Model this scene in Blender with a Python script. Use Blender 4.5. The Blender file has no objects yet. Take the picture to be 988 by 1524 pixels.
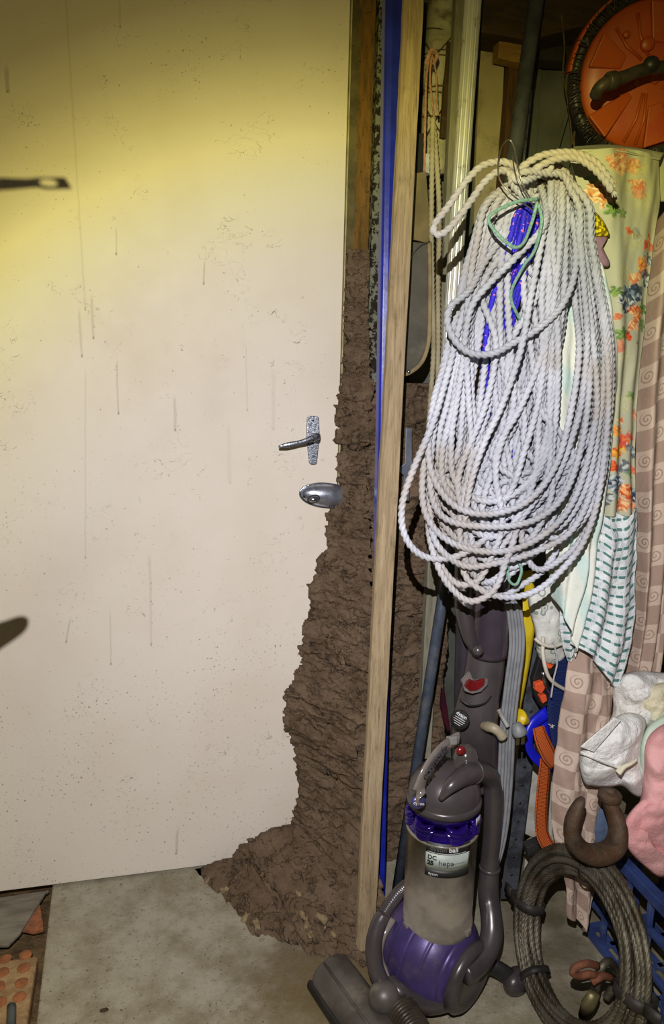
import bpy, bmesh, math, random
import numpy as np
from mathutils import Vector, Matrix, noise as mnoise
random.seed(7); rng=np.random.default_rng(7)
S=bpy.context.scene; COL=S.collection
# ---------------------------------------------------------------- camera model
F=1100.; CX,CY=494.,762.
_d=np.array([-158,6038,1100.]); _d/=np.linalg.norm(_d)
_X=np.array([4591,-81,1100.]); _X-=_d*(_X@_d); _X/=np.linalg.norm(_X)
_Z=-_d; _Y=np.cross(_Z,_X)
CAM=np.array([0,-1.5701,1.1349])
def ray(px,py):
    v=np.array([(px-CX)/F,(py-CY)/F,1.]); return np.array([v@_X,v@_Y,v@_Z])
def onY(px,py,Y):
    r=ray(px,py); return CAM+r*((Y-CAM[1])/r[1])
def onZ(px,py,z):
    r=ray(px,py); return CAM+r*((z-CAM[2])/r[2])
def onX(px,py,x):
    r=ray(px,py); return CAM+r*((x-CAM[0])/r[0])
def toC(p):
    q=np.asarray(p)-CAM; return np.array([q@np.array([_X[0],_Y[0],_Z[0]]),q@np.array([_X[1],_Y[1],_Z[1]]),q@np.array([_X[2],_Y[2],_Z[2]])])
def proj(p):
    c=toC(p); return (round(CX+F*c[0]/c[2]),round(CY+F*c[1]/c[2]))
def pts(L,Y=None):
    return np.array([onY(p[0],p[1],p[2] if len(p)>2 else Y) for p in L])
def mm(px,Y=-.4): return px*(Y+1.5701+.25)/F     # px -> metres, rough
cd=bpy.data.cameras.new('camera'); cam=bpy.data.objects.new('camera',cd); COL.objects.link(cam); S.camera=cam
R=Matrix(((_X[0],-_X[1],-_X[2]),(_Y[0],-_Y[1],-_Y[2]),(_Z[0],-_Z[1],-_Z[2])))
cam.matrix_world=Matrix.Translation(CAM)@R.to_4x4()
cd.sensor_fit='VERTICAL'; cd.sensor_height=36; cd.lens=36*F/1524; cd.clip_start=.02
# ---------------------------------------------------------------- node helpers
class N:
    def __init__(s,t,sock): s.t=t; s.s=sock
    def _m(s,op,*a,clamp=False):
        n=s.t.nodes.new('ShaderNodeMath'); n.operation=op; n.use_clamp=clamp
        for i,v in enumerate((s,)+a):
            if isinstance(v,N): s.t.links.new(v.s,n.inputs[i])
            else: n.inputs[i].default_value=v
        return N(s.t,n.outputs[0])
    def __add__(s,o): return s._m('ADD',o)
    def __sub__(s,o): return s._m('SUBTRACT',o)
    def __mul__(s,o): return s._m('MULTIPLY',o)
    def __truediv__(s,o): return s._m('DIVIDE',o)
    def gt(s,o): return s._m('GREATER_THAN',o)
    def lt(s,o): return s._m('LESS_THAN',o)
    def abs(s): return s._m('ABSOLUTE')
    def sin(s): return s._m('SINE')
    def floor(s): return s._m('FLOOR')
    def fract(s): return s._m('FRACT')
    def sqrt(s): return s._m('SQRT')
    def min(s,o): return s._m('MINIMUM',o)
    def max(s,o): return s._m('MAXIMUM',o)
    def atan2(s,o): return s._m('ARCTAN2',o)
    def sat(s): return s._m('ADD',0.0,clamp=True)
    def smooth(s,a,b):
        n=s.t.nodes.new('ShaderNodeMapRange'); n.interpolation_type='SMOOTHSTEP'
        s.t.links.new(s.s,n.inputs[0]); n.inputs[1].default_value=a; n.inputs[2].default_value=b
        return N(s.t,n.outputs[0])
class M:
    def __init__(s,name,rough=.6,metal=0,spec=.5):
        s.m=bpy.data.materials.new(name); s.m.use_nodes=True; s.t=s.m.node_tree
        s.b=s.t.nodes['Principled BSDF']; s.b.inputs['Roughness'].default_value=rough
        s.b.inputs['Metallic'].default_value=metal; s.b.inputs['Specular IOR Level'].default_value=spec
    def obj(s):
        n=s.t.nodes.new('ShaderNodeTexCoord'); return n.outputs['Object']
    def geo(s):
        n=s.t.nodes.new('ShaderNodeNewGeometry'); return n.outputs['Position']
    def uv(s):
        n=s.t.nodes.new('ShaderNodeTexCoord'); return n.outputs['UV']
    def xyz(s,v):
        n=s.t.nodes.new('ShaderNodeSeparateXYZ'); s.t.links.new(v,n.inputs[0]); return [N(s.t,o) for o in n.outputs]
    def scale(s,v,sc):
        n=s.t.nodes.new('ShaderNodeVectorMath'); n.operation='MULTIPLY'; s.t.links.new(v,n.inputs[0]); n.inputs[1].default_value=sc; return n.outputs[0]
    def noise(s,v,scale,detail=4,rough=.55,dist=0):
        n=s.t.nodes.new('ShaderNodeTexNoise'); s.t.links.new(v,n.inputs['Vector']); n.inputs['Scale'].default_value=scale
        n.inputs['Detail'].default_value=detail; n.inputs['Roughness'].default_value=rough; n.inputs['Distortion'].default_value=dist
        return N(s.t,n.outputs[0])
    def vor(s,v,scale,feat='F1',rnd=1):
        n=s.t.nodes.new('ShaderNodeTexVoronoi'); n.feature=feat; s.t.links.new(v,n.inputs['Vector']); n.inputs['Scale'].default_value=scale
        n.inputs['Randomness'].default_value=rnd; return N(s.t,n.outputs[0])
    def rgb(s,c):
        n=s.t.nodes.new('ShaderNodeRGB'); n.outputs[0].default_value=(*c,1); return n.outputs[0]
    def attr(s,name='Col'):
        n=s.t.nodes.new('ShaderNodeAttribute'); n.attribute_name=name; return n.outputs['Color']
    def mix(s,f,a,b,mode='MIX'):
        n=s.t.nodes.new('ShaderNodeMix'); n.data_type='RGBA'; n.blend_type=mode
        if isinstance(f,N): s.t.links.new(f.s,n.inputs[0])
        else: n.inputs[0].default_value=f
        for i,c in ((6,a),(7,b)):
            if isinstance(c,tuple): n.inputs[i].default_value=(*c,1)
            else: s.t.links.new(c,n.inputs[i])
        return n.outputs[2]
    def col(s,c):
        if isinstance(c,tuple): s.b.inputs['Base Color'].default_value=(*c,1)
        else: s.t.links.new(c,s.b.inputs['Base Color'])
        return s
    def rough(s,n): s.t.links.new(n.s,s.b.inputs['Roughness']); return s
    def bump(s,h,dist=.002,st=1.):
        n=s.t.nodes.new('ShaderNodeBump'); n.inputs['Distance'].default_value=dist; n.inputs['Strength'].default_value=st
        s.t.links.new(h.s,n.inputs['Height']); 
        if s.b.inputs['Normal'].is_linked: s.t.links.new(s.b.inputs['Normal'].links[0].from_socket,n.inputs['Normal'])
        s.t.links.new(n.outputs[0],s.b.inputs['Normal']); return s
def sr(r,g,b):
    f=lambda c:(c/255/12.92 if c/255<=.04045 else ((c/255+.055)/1.055)**2.4)
    return (f(r),f(g),f(b))
def simple(name,c1,c2=None,rough=.6,metal=0,scale=30,bump=.0006,spec=.5,stretch=(1,1,1),lo=.35,hi=.7,dirt=None,bscale=None):
    m=M(name,rough,metal,spec); v=m.scale(m.geo(),stretch); c2=c2 or tuple(x*.75 for x in c1)
    n=m.noise(v,scale,6); c=m.mix(n.smooth(lo,hi),c1,c2)
    if dirt:
        d=m.noise(m.geo(),14,6,.65); c=m.mix(d.smooth(.5,.68),c,dirt)
    m.col(c)
    if bump: m.bump(m.noise(v,bscale or scale*3,4),bump)
    return m.m
# ---------------------------------------------------------------- mesh helpers
def par(o,root):
    o.parent=root; o.matrix_parent_inverse=Matrix.Translation(-Vector(root.location))
def tag(o,label=None,cat=None,group=None,kind=None):
    if label: o['label']=label
    if cat: o['category']=cat
    if group: o['group']=group
    if kind: o['kind']=kind
    return o
def empty(name,loc,label,cat,group=None):
    o=bpy.data.objects.new(name,None); COL.objects.link(o); o.location=[float(a) for a in loc]; o.empty_display_size=.05
    return tag(o,label,cat,group)
def mk(name,V,Fc,mat,parent=None,smooth=True,col=None,uv=None,bevel=0,seg=2,solid=0,sub=0,local=False):
    V=np.asarray(V,dtype=np.float64); off=np.zeros(3)
    if parent is None: off=np.array([(V[:,0].min()+V[:,0].max())/2,(V[:,1].min()+V[:,1].max())/2,V[:,2].min()])
    me=bpy.data.meshes.new(name); me.from_pydata((V-off).tolist(),[],[list(map(int,f)) for f in Fc]) ; me.update()
    if smooth: me.polygons.foreach_set('use_smooth',[True]*len(me.polygons))
    if uv is not None:
        l=me.uv_layers.new(name='UVMap'); idx=np.empty(len(me.loops),dtype=np.int32); me.loops.foreach_get('vertex_index',idx)
        l.data.foreach_set('uv',np.asarray(uv,dtype=np.float32)[idx].ravel())
    if col is not None:
        a=me.color_attributes.new('Col','FLOAT_COLOR','POINT'); c=np.ones((len(V),4),dtype=np.float32); c[:,:3]=col; a.data.foreach_set('color',c.ravel())
    o=bpy.data.objects.new(name,me); COL.objects.link(o); o.location=off.tolist()
    if mat: me.materials.append(mat)
    if parent is not None: par(o,parent)
    if solid:
        s=o.modifiers.new('s','SOLIDIFY'); s.thickness=solid; s.offset=0
    if bevel:
        b=o.modifiers.new('b','BEVEL'); b.width=bevel; b.segments=seg; b.limit_method='ANGLE'; b.angle_limit=.6; b.harden_normals=False
    if sub:
        b=o.modifiers.new('u','SUBSURF'); b.levels=sub; b.render_levels=sub
    return o
def join(*parts):
    V=[];Fc=[];n=0
    for v,f in parts:
        V.append(np.asarray(v,float)); Fc+= [[i+n for i in q] for q in f]; n+=len(v)
    return np.vstack(V),Fc
def grid_faces(nu,nv,wrap=False):
    i,j=np.meshgrid(np.arange(nv-1),np.arange(nu if wrap else nu-1),indexing='ij')
    a=i*nu+j; b=i*nu+(j+1)%nu
    return np.stack([a,b,b+nu,a+nu],-1).reshape(-1,4).tolist()
def box(p0,p1):
    x0,y0,z0=p0;x1,y1,z1=p1
    V=[(x0,y0,z0),(x1,y0,z0),(x1,y1,z0),(x0,y1,z0),(x0,y0,z1),(x1,y0,z1),(x1,y1,z1),(x0,y1,z1)]
    return V,[(0,3,2,1),(4,5,6,7),(0,1,5,4),(1,2,6,5),(2,3,7,6),(3,0,4,7)]
def prism(outline,vec):
    P=np.asarray(outline,float); n=len(P); vec=np.asarray(vec,float)
    V=np.vstack([P,P+vec]); return V,[list(range(n)),list(range(2*n-1,n-1,-1))]+[(i,i+n,(i+1)%n+n,(i+1)%n) for i in range(n)]
def cat(P,step=None,n=None,closed=False):
    P=np.asarray(P,float)
    if closed: Q=np.vstack([P[-1],P,P[0],P[1]])
    else: Q=np.vstack([2*P[0]-P[1],P,2*P[-1]-P[-2]])
    out=[]
    for i in range(1,len(Q)-2):
        t=np.linspace(0,1,24,endpoint=False)[:,None]; a,b,c,d=Q[i-1],Q[i],Q[i+1],Q[i+2]
        out.append(.5*((2*b)+(-a+c)*t+(2*a-5*b+4*c-d)*t**2+(-a+3*b-3*c+d)*t**3))
    out.append(Q[-2][None]); out=np.vstack(out)
    L=np.r_[0,np.cumsum(np.linalg.norm(np.diff(out,axis=0),axis=1))]
    if n is None: n=max(4,int(L[-1]/step))
    s=np.linspace(0,L[-1],n)
    return np.stack([np.interp(s,L,out[:,k]) for k in range(out.shape[1])],1)
def frames(P,closed=False):
    T=np.gradient(P,axis=0)
    if closed: T[0]=T[-1]=P[1]-P[-2]
    T/=np.linalg.norm(T,axis=1)[:,None]+1e-12
    n=np.cross(T[0],[0.31,.9,.12]); n/=np.linalg.norm(n); Ns=[n]
    for t in T[1:]:
        n=n-t*(n@t); n/=np.linalg.norm(n); Ns.append(n)
    Ns=np.array(Ns); return T,Ns,np.cross(T,Ns)
def tube(P,r,seg=12,caps=True,flat=None,prof=None,up=None):
    P=np.asarray(P,float); T,A,B=frames(P); n=len(P)
    if up is not None:
        u=np.asarray(up,float); A=u-T*(T@u)[:,None]; A/=np.linalg.norm(A,axis=1)[:,None]; B=np.cross(T,A)
    r=np.broadcast_to(np.asarray(r,float),(n,)) if np.ndim(r)<2 else r
    th=np.linspace(0,2*np.pi,seg,endpoint=False); fa,fb=flat or (1,1)
    V=(P[:,None]+r[:,None,None]*(fa*np.cos(th)[None,:,None]*A[:,None]+fb*np.sin(th)[None,:,None]*B[:,None])).reshape(-1,3)
    Fc=grid_faces(seg,n,True)
    if caps: Fc+=[list(range(seg-1,-1,-1)),list(range((n-1)*seg,n*seg))]
    return V,Fc
def twist(P,r,strands=3,pitch=.03,seg=12,depth=.28,closed=False,ph=0.):
    """laid rope: lobed section turning along the path"""
    P=np.asarray(P,float); T,A,B=frames(P,closed); n=len(P)
    L=np.r_[0,np.cumsum(np.linalg.norm(np.diff(P,axis=0),axis=1))]
    if closed: 
        k=max(1,round(L[-1]/pitch)); pitch=L[-1]/k
    th=np.linspace(0,2*np.pi,seg,endpoint=False)
    a=th[None]-2*np.pi*(L/pitch)[:,None]+ph
    rr=r*(1-depth*(1-np.abs(np.cos(a*strands/2)))**1.0)
    V=(P[:,None]+rr[:,:,None]*(np.cos(th)[None,:,None]*A[:,None]+np.sin(th)[None,:,None]*B[:,None])).reshape(-1,3)
    return V,grid_faces(seg,n,True)+[list(range(seg-1,-1,-1)),list(range((n-1)*seg,n*seg))]
def lathe(prof,c,axis=(0,0,1),seg=40,caps=True,a0=None):
    ax=np.asarray(axis,float); ax/=np.linalg.norm(ax); c=np.asarray(c,float)
    h=np.array([0,0,1.]) if abs(ax[2])<.9 else np.array([1.,0,0])
    A=np.cross(h,ax); A/=np.linalg.norm(A); B=np.cross(ax,A)
    th=np.linspace(0,2*np.pi,seg,endpoint=False); V=[]
    for r,z in prof: V.append(c+ax*z+r*(np.cos(th)[:,None]*A+np.sin(th)[:,None]*B))
    V=np.vstack(V); Fc=grid_faces(seg,len(prof),True)
    if caps: Fc+=[list(range(seg-1,-1,-1)),list(range((len(prof)-1)*seg,len(prof)*seg))]
    return V,Fc
def ell(c,rx,ry,rz,nu=24,nv=14,Rm=None):
    V=[]
    for i in range(nv+1):
        t=math.pi*i/nv
        for j in range(nu):
            p=2*math.pi*j/nu; V.append((rx*math.sin(t)*math.cos(p),ry*math.sin(t)*math.sin(p),rz*math.cos(t)))
    V=np.array(V)
    if Rm is not None: V=V@np.asarray(Rm).T
    return V+np.asarray(c),grid_faces(nu,nv+1,True)
def pnoise(P,sc=1,oct=4,seed=0.):
    o=Vector((seed*13.7,seed*7.1,seed*3.3)); sc=np.broadcast_to(np.asarray(sc,float),(3,))
    return np.array([mnoise.fractal(Vector((p[0]*sc[0],p[1]*sc[1],p[2]*sc[2]))+o,1.0,2.0,oct) for p in P])
def sheet(name,cols,nu,nv,mat,parent=None,fold=(0,0,0),wr=0.004,wsc=14,colf=None,thick=.002,seed=1,Y=None,grow=.4):
    """cloth through vertical polylines given as (px,py,Y); folds push it towards / away from the camera"""
    C=[cat(pts(c,Y),n=nv) for c in cols]; k=len(C); us=np.linspace(0,1,nu); C=np.array(C)  # k,nv,3
    V=np.zeros((nv,nu,3))
    for j in range(nv):
        V[j]=cat(C[:,j],n=nu) if k>2 else C[0,j]+(C[1,j]-C[0,j])*us[:,None]
    wid=np.linalg.norm(np.diff(V[nv//2],axis=0),axis=1).sum(); hgt=np.linalg.norm(np.diff(V[:,nu//2],axis=0),axis=1).sum()
    U,W=np.meshgrid(us,np.linspace(0,1,nv))
    uv=np.stack([U*wid,(1-W)*hgt],-1).reshape(-1,2)
    V=V.reshape(-1,3); a,w,ph=fold
    g=(grow+(1-grow)*W.ravel())
    V[:,1]+=a*g*np.sin(2*np.pi*w*U.ravel()+ph+1.2*W.ravel())
    if wr:
        n1=pnoise(V,(wsc*1.8,wsc,wsc*.55),3,seed); V[:,1]+=wr*n1*1.6
        V[:,0]+=wr*.35*pnoise(V,wsc*1.3,2,seed+5)
    c=colf(uv,U.ravel(),W.ravel()) if colf else None
    return mk(name,V,grid_faces(nu,nv),mat,parent,True,c,uv,solid=thick)
def pillow(name,outl,Y0,T,mat,parent=None,rings=16,n=90,wr=.006,wsc=18,seed=3,center=None,power=2.4,back=.5,sharp=0):
    """crumpled thick cloth: closed body inside an outline"""
    O=cat([(p[0],p[1],p[2] if len(p)>2 else Y0) for p in outl],n=n+1,closed=True)[:-1]
    c=np.array(center if center else O.mean(0)); c=np.r_[c,Y0][:3]
    V=[];tops=[]
    for side in (1,-1):
        for i in range(rings+1):
            s=1-i/rings if side==1 else i/rings
            if side==-1 and i==0: continue
            if side==-1 and i==rings: continue
            q=c+(O-c)*s; Yq=q[:,2]-side*T*(1 if side==1 else back)*(1-s**power)**.5
            V.append(np.array([onY(a,b,y) for a,b,y in zip(q[:,0],q[:,1],Yq)]))
    A=np.vstack(V); m=len(V)
    nz=pnoise(A,wsc,4,seed); nz2=pnoise(A,(wsc*.6,wsc*.6,wsc*1.2),3,seed+3)
    d=A-CAM; d/=np.linalg.norm(d,axis=1)[:,None]
    A=A-d*(wr*(nz+np.where(nz2>0,nz2,-nz2*.6)-.25))[:,None]*1.3
    Fc=grid_faces(n,m,True)
    Fc+=[( (m-1)*n+j,(m-1)*n+(j+1)%n,(j+1)%n,j) for j in range(n)]
    uv=np.stack([A[:,0],A[:,2]],1)
    return mk(name,A,Fc,mat,parent,True,None,uv)
def bez_text(name,txt,size,origin,ux,uy,mat,parent,ext=.0004,align='LEFT',bend=None,bold=0):
    cu=bpy.data.curves.new('t','FONT'); cu.body=txt; cu.size=size; cu.extrude=ext; cu.align_x=align; cu.offset=bold
    to=bpy.data.objects.new('t',cu); COL.objects.link(to); bpy.context.view_layer.update()
    me=bpy.data.meshes.new_from_object(to.evaluated_get(bpy.context.evaluated_depsgraph_get())); bpy.data.objects.remove(to)
    V=np.array([v.co[:] for v in me.vertices]); Fc=[list(p.vertices) for p in me.polygons]
    if not bend: ux=np.asarray(ux,float);uy=np.asarray(uy,float); uz=np.cross(ux,uy)
    W=bend(V) if bend else np.asarray(origin)+V[:,:1]*ux+V[:,1:2]*uy+V[:,2:3]*uz
    return mk(name,W,Fc,mat,parent,False)
# ================================================================ materials of the room
def door_mat():
    m=M('painted_door',.6,0,.25); P=m.geo(); x,y,z=m.xyz(P)
    c=m.mix(m.noise(P,3,4).smooth(.4,.7),sr(233,224,211),sr(226,215,199))
    sp=m.noise(P,160,3,.6); dn=m.noise(P,5,4); low=z.smooth(1.2,.0)*.05
    c=m.mix(((sp+dn*.25+low).smooth(.80,.86))*.75,c,sr(95,85,62))                 # fine grime specks
    cr=m.noise(m.scale(P,(1,1,1.3)),26,3,.5,1.2); ln=(cr-.5).abs().lt(.0035); msk=m.noise(P,9,3).gt(.585)
    c=m.mix(ln*msk*.6,c,sr(90,82,66))
    c=m.mix(m.noise(P,11,5,.7).smooth(.60,.82)*.18,c,sr(160,140,95))
    # drips: x, z top, z bottom, half width, strength
    D=[(98,0,127,462,1,.30),(118,470,122,532,1.3,.45),(127,560,127,832,.9,.28),(137,450,139,505,1.2,.5),(174,545,176,617,1.0,.5),(260,600,261,642,1.6,.5),(224,835,225,960,1.0,.33),
       (304,398,303,424,1.0,.6),(366,520,368,612,1.0,.25),(10,110,11,138,2.0,.7),(173,350,173,380,.8,.5),(178,10,179,42,1,.35),(222,835,225,962,1,.3),(103,928,98,957,.9,.6),(264,1242,262,1272,1.6,.55),(164,920,165,990,.8,.4),(407,560,407,640,2.2,.2),(340,640,342,720,2.0,.15)]
    xx=x+ (m.noise(P,30,2)-.5)*.004
    tot=None
    for a,b,a2,b2,w,s in D:
        p0=onY(a,b,0);p1=onY(a2,b2,0); k=(p1[0]-p0[0])/(p1[2]-p0[2]) if p1[2]!=p0[2] else 0
        dx=(xx-(z-float(p1[2]))*float(k)-float(p1[0])).abs()
        lm=dx.smooth(w*.0028,w*.0008)*z.smooth(float(p1[2])-.002,float(p1[2])+.001)*z.smooth(float(p0[2])+.02,float(p0[2]))*s
        bl=((dx*dx+(z-float(p1[2])-.003)*(z-float(p1[2])-.003)*.3).sqrt()).smooth(.0024,.0009)*min(.8,s*1.8)
        lm=(lm*.55).max(bl); tot=lm if tot is None else tot.max(lm)
    c=m.mix(tot*.8,c,sr(112,92,52))
    m.col(c); m.bump(m.noise(P,90,4,.6),.0006,.6); m.bump(m.noise(m.scale(P,(1,1,.35)),7,3),.006,.35)
    m.rough(m.noise(P,20,4).smooth(.2,.9)*.2+.5)
    return m.m
def floor_mat():
    m=M('concrete_floor',.8,0,.3); P=m.geo(); x,y,z=m.xyz(P)
    n=m.noise(P,9,8,.65); c=m.mix(n.smooth(.35,.68),sr(174,168,150),sr(138,129,106))
    c=m.mix(m.noise(P,55,5,.7).smooth(.52,.72)*.5,c,sr(104,94,72))
    c=m.mix(m.noise(P,220,2,.6).smooth(.64,.72)*.7,c,sr(196,190,172))
    c=m.mix(m.noise(P,130,3,.6).smooth(.63,.69)*.8,c,sr(58,50,34))
    # wet-brown soil stain spreading out from the mound
    dx=x-.36; dy=y+.36; d=(dx*dx*.55+dy*dy*1.6).sqrt()+ (m.noise(P,14,6,.7)-.5)*.22
    c=m.mix(d.smooth(.20,.07)*.75,c,sr(98,80,52))
    d2=((x-.30)*(x-.30)*.7+(y+.5)*(y+.5)).sqrt()+(m.noise(P,30,6,.7)-.5)*.3
    c=m.mix(d2.smooth(.22,.10)*.6,c,sr(112,96,58))
    c=m.mix(x.smooth(.6,.75)*.7*m.noise(P,12,5).smooth(.2,.6),c,sr(84,76,56))
    m.col(c); m.bump(m.noise(P,120,6,.7),.0015); m.bump(m.noise(P,18,4),.004,.5)
    return m.m
def mud_mat():
    m=M('dried_mud',.95,0,.15); P=m.geo()
    n=m.noise(P,16,8,.65); c=m.mix(n.smooth(.3,.7),sr(126,106,86),sr(100,83,65))
    c=m.mix(m.noise(P,120,4,.7).smooth(.45,.75)*.5,c,sr(134,116,96))
    c=m.mix(m.noise(P,40,5,.7).smooth(.6,.72)*.5,c,sr(76,60,48))
    m.col(c)
    m.bump(m.noise(P,190,6,.7),.0026)
    for sc,w,dd,th in ((13,.016,.012,.50),(30,.022,.007,.54)):
        q=m.noise(m.scale(P,(1,1,1.9)),sc,4,.55,.8); g=m.noise(P,sc*1.1,2); h=(q-.5).abs().smooth(0,w).max(g.smooth(th+.03,th-.03)); m.bump(h,dd,.9)
    m.bump(m.noise(m.scale(P,(1,1,1.6)),60,5,.65),.007,.8)
    return m.m
MUD=mud_mat()
def wood(name,c1,c2,c3,sc=(14,14,1.1),rough=.75):
    m=M(name,rough,0,.3); P=m.geo(); v=m.scale(P,sc)
    n=m.noise(v,9,7,.6,.6); c=m.mix(n.smooth(.3,.7),c1,c2)
    c=m.mix(m.noise(m.scale(P,(sc[0]*2.4,sc[1]*2.4,sc[2]*1.5)),10,4).smooth(.55,.72)*.7,c,c3)
    c=m.mix(m.noise(P,12,5).smooth(.58,.75)*.5,c,tuple(a*.5 for a in c3))
    m.col(c); m.bump(n,.0015); m.bump(m.noise(P,200,3),.0006); return m.m
def attr_mat(name,rough=.85,weave=900,bump=.0006,var=.12,soft=60):
    m=M(name,rough,0,.2); a=m.attr(); P=m.geo()
    c=m.mix(m.noise(P,soft,5).smooth(.35,.75)*var,a,(.25,.22,.18)); m.col(c)
    m.bump(m.noise(P,weave,2),bump); m.bump(m.noise(P,22,3),.004,.5); return m.m
def cloth_mat(name,c1,c2,weave=700,bump=.0012,rough=.9,sc=8,sheen=0):
    m=M(name,rough,0,.2); P=m.geo(); c=m.mix(m.noise(P,sc,5).smooth(.35,.7),c1,c2); m.col(c)
    m.bump(m.noise(P,weave,2),bump); m.bump(m.noise(P,30,4),.003,.6)
    return m.m
BLUEP=simple('blue_gloss_paint',sr(34,48,170),sr(26,36,140),.28,0,20,.0003,.6,dirt=None)
DARKPLASTIC=simple('smoky_grey_plastic',sr(82,76,78),sr(66,61,62),.3,.25,12,.0002,.6)
DUSTY=simple('dusty_grey_plastic',sr(96,90,86),sr(72,67,62),.42,.15,16,.0004,.5,dirt=sr(120,112,98))
BLACKP=simple('black_plastic',(.012,.012,.013),(.02,.02,.02),.45,0,30,.0004)
WHITEINK=simple('white_print',(.75,.75,.75),(.6,.6,.6),.5,0,40,0)
BLACKINK=simple('black_print',(.015,.015,.015),(.02,.02,.02),.5,0,40,0)
STEEL=simple('worn_chrome',sr(190,195,205),sr(110,115,128),.22,.95,60,.0006)
RUST=simple('rusty_iron',sr(92,76,62),sr(62,48,38),.7,.35,40,.002,.4,dirt=sr(88,62,42))
DARKW=simple('dark_void_board',sr(70,58,44),sr(44,36,28),.8,0,8,.001,stretch=(8,1,1))

# ================================================================ room shell
CON=floor_mat()
V,f=box((-.237,-1.9,-.12),(1.7,.35,0)); 
# slab with slightly skewed left edge and subdivided relief is unnecessary: worn edge by bevel
V=[list(v) for v in V]
for v in V:
    if v[0]<0: v[0]=-.237+(-v[1])*.05
fl=mk('floor',V,f,CON,None,False,bevel=.004); tag(fl,kind='structure')
sub=simple('dirt_ground',sr(120,98,70),sr(82,66,48),.95,0,30,.006,.2)
V,f=box((-1.4,-1.9,-.16),(-.20,.35,-.045)); g=mk('floor',V,f,sub,None,False); tag(g,kind='structure')
# door
DM=door_mat()
V,f=box((-1.2,0,.006),(.393,.04,2.35)); dr=mk('door_1',V,f,DM,None,False,bevel=.0015); tag(dr,kind='structure')
# right-hand closing walls
corr=M('corrugated_steel',.5,.35,.4); P=corr.geo(); corr.col(corr.mix(corr.noise(P,5,6).smooth(.35,.7),sr(120,124,116),sr(86,88,78))); corr=corr.m
xs=[];k=0
x=.45
prof=[]
while x<1.75:
    for dx,dy in ((0,0),(.055,0),(.062,-.012),(.083,-.012),(.09,0)): prof.append((x+dx,.16+dy))
    x+=.09
V=[(a,b,0) for a,b in prof]+[(a,b,2.35) for a,b in prof]; n=len(prof)
wb=mk('wall_back',V,[(i,i+1,i+1+n,i+n) for i in range(n-1)],corr,None,False,solid=.001); tag(wb,kind='structure')
# masonry return between door and the shed wall, grimy, rust-stained jamb
def jamb_mat():
    m=M('rust_stained_jamb',.9,0,.2); P=m.geo(); x,y,z=m.xyz(P)
    c=m.mix(m.noise(P,22,6,.65).smooth(.35,.7),sr(112,102,72),sr(84,76,52))
    e=x+(m.noise(P,28,5,.6)-.5)*.022
    c=m.mix(e.smooth(.415,.421),c,m.mix(m.noise(m.scale(P,(3,1,.5)),30,6,.7).smooth(.35,.65),sr(134,98,50),sr(92,72,42)))
    c=m.mix(m.noise(P,80,4).smooth(.62,.7)*.6,c,sr(50,42,30))
    m.col(c); m.bump(m.noise(P,60,6,.7),.004); return m.m
JM=jamb_mat()
V,f=box((.3975,.012,0),(.45,.1,2.35)); j=mk('trim_1',V,f,JM,None,False,bevel=.002); tag(j,kind='structure')
# thin cream stop beside door edge
V,f=box((.3945,-.004,.75),(.3968,.03,2.35)); j=mk('trim_2',V,f,simple('cream_strip',sr(190,182,140),sr(150,140,100),.6),None,False); tag(j,kind='structure')
# dark strip of flaking painted board beyond jamb
m=M('flaking_board',.8,0,.2); P=m.geo(); c=m.mix(m.noise(P,70,5,.7).smooth(.48,.52),sr(120,124,110),sr(40,34,26)); m.col(c); m.bump(m.noise(P,90,4),.003)
V,f=box((.45,-.01,0),(.53,.06,2.35)); j=mk('trim_3',V,f,m.m,None,False,bevel=.002); tag(j,kind='structure')
# ceiling / shelf soffit so the shed is closed above
# ---------------- door furniture
def plate(name,outl,Y0,t,mat,parent,bev=.001,seg=3):
    P=pts(outl,Y0); V,f=prism(P,(0,t,0)); return mk(name,V,f,mat,parent,False,bevel=bev,seg=seg)
tarn=M('tarnished_chrome',.3,.9,.5); P=tarn.geo(); n=tarn.noise(P,300,4,.7)
tarn.col(tarn.mix(n.smooth(.42,.62),sr(178,184,196),sr(52,52,60))); tarn.rough(n.smooth(.3,.7)*.4+.18); tarn.bump(n,.0006); tarn=tarn.m
h=empty('door_handle',onY(465,655,0),None,None); del_=[h.pop(k) for k in list(h.keys())]; par(h,dr)
plate('backplate',[(457,622),(460,619),(472,619),(475,622),(476,650),(472,690),(469,692),(463,692),(460,689),(456,650)],-.006,.006,tarn,h,.002)
V,f=lathe([(.0022,0),(.0022,.0012),(.0014,.0018)],onY(466,626,-.006),(0,-1,0),16); mk('screw',V,f,BLACKP,h)
pb=pts([(471,655,-.02),(474,649,-.042),(466,652,-.048),(452,657,-.052),(434,661,-.053),(414,665,-.05)]); pb=cat(pb,n=40)
rr=np.interp(np.linspace(0,1,40),[0,.25,.4,.6,.85,1],[.006,.0075,.007,.005,.0058,.0025])
V,f=tube(pb,rr,16,True,(1,.62),up=(0,0,1)); mk('lever',V,f,tarn,h,sub=1)
V,f=lathe([(.011,0),(.011,.004),(.008,.02),(.006,.03)],onY(468,652,-.006),(0,-1,0),24); mk('spindle_boss',V,f,tarn,h)
lk=empty('door_lock',onY(475,738,0),None,None); [lk.pop(k) for k in list(lk.keys())]; par(lk,dr)
chr2=simple('brushed_lock_cover',sr(200,206,220),sr(150,156,172),.3,.85,50,.0003)
c=onY(485,737,0); V,f=ell(c,.059,.021,.026,48,20,Matrix.Rotation(math.radians(6),3,'Y')); V=V[:]; V[:,1]=np.minimum(V[:,1],.002); mk('lock_cover',V,f,chr2,lk)
rim=[]; 
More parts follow.
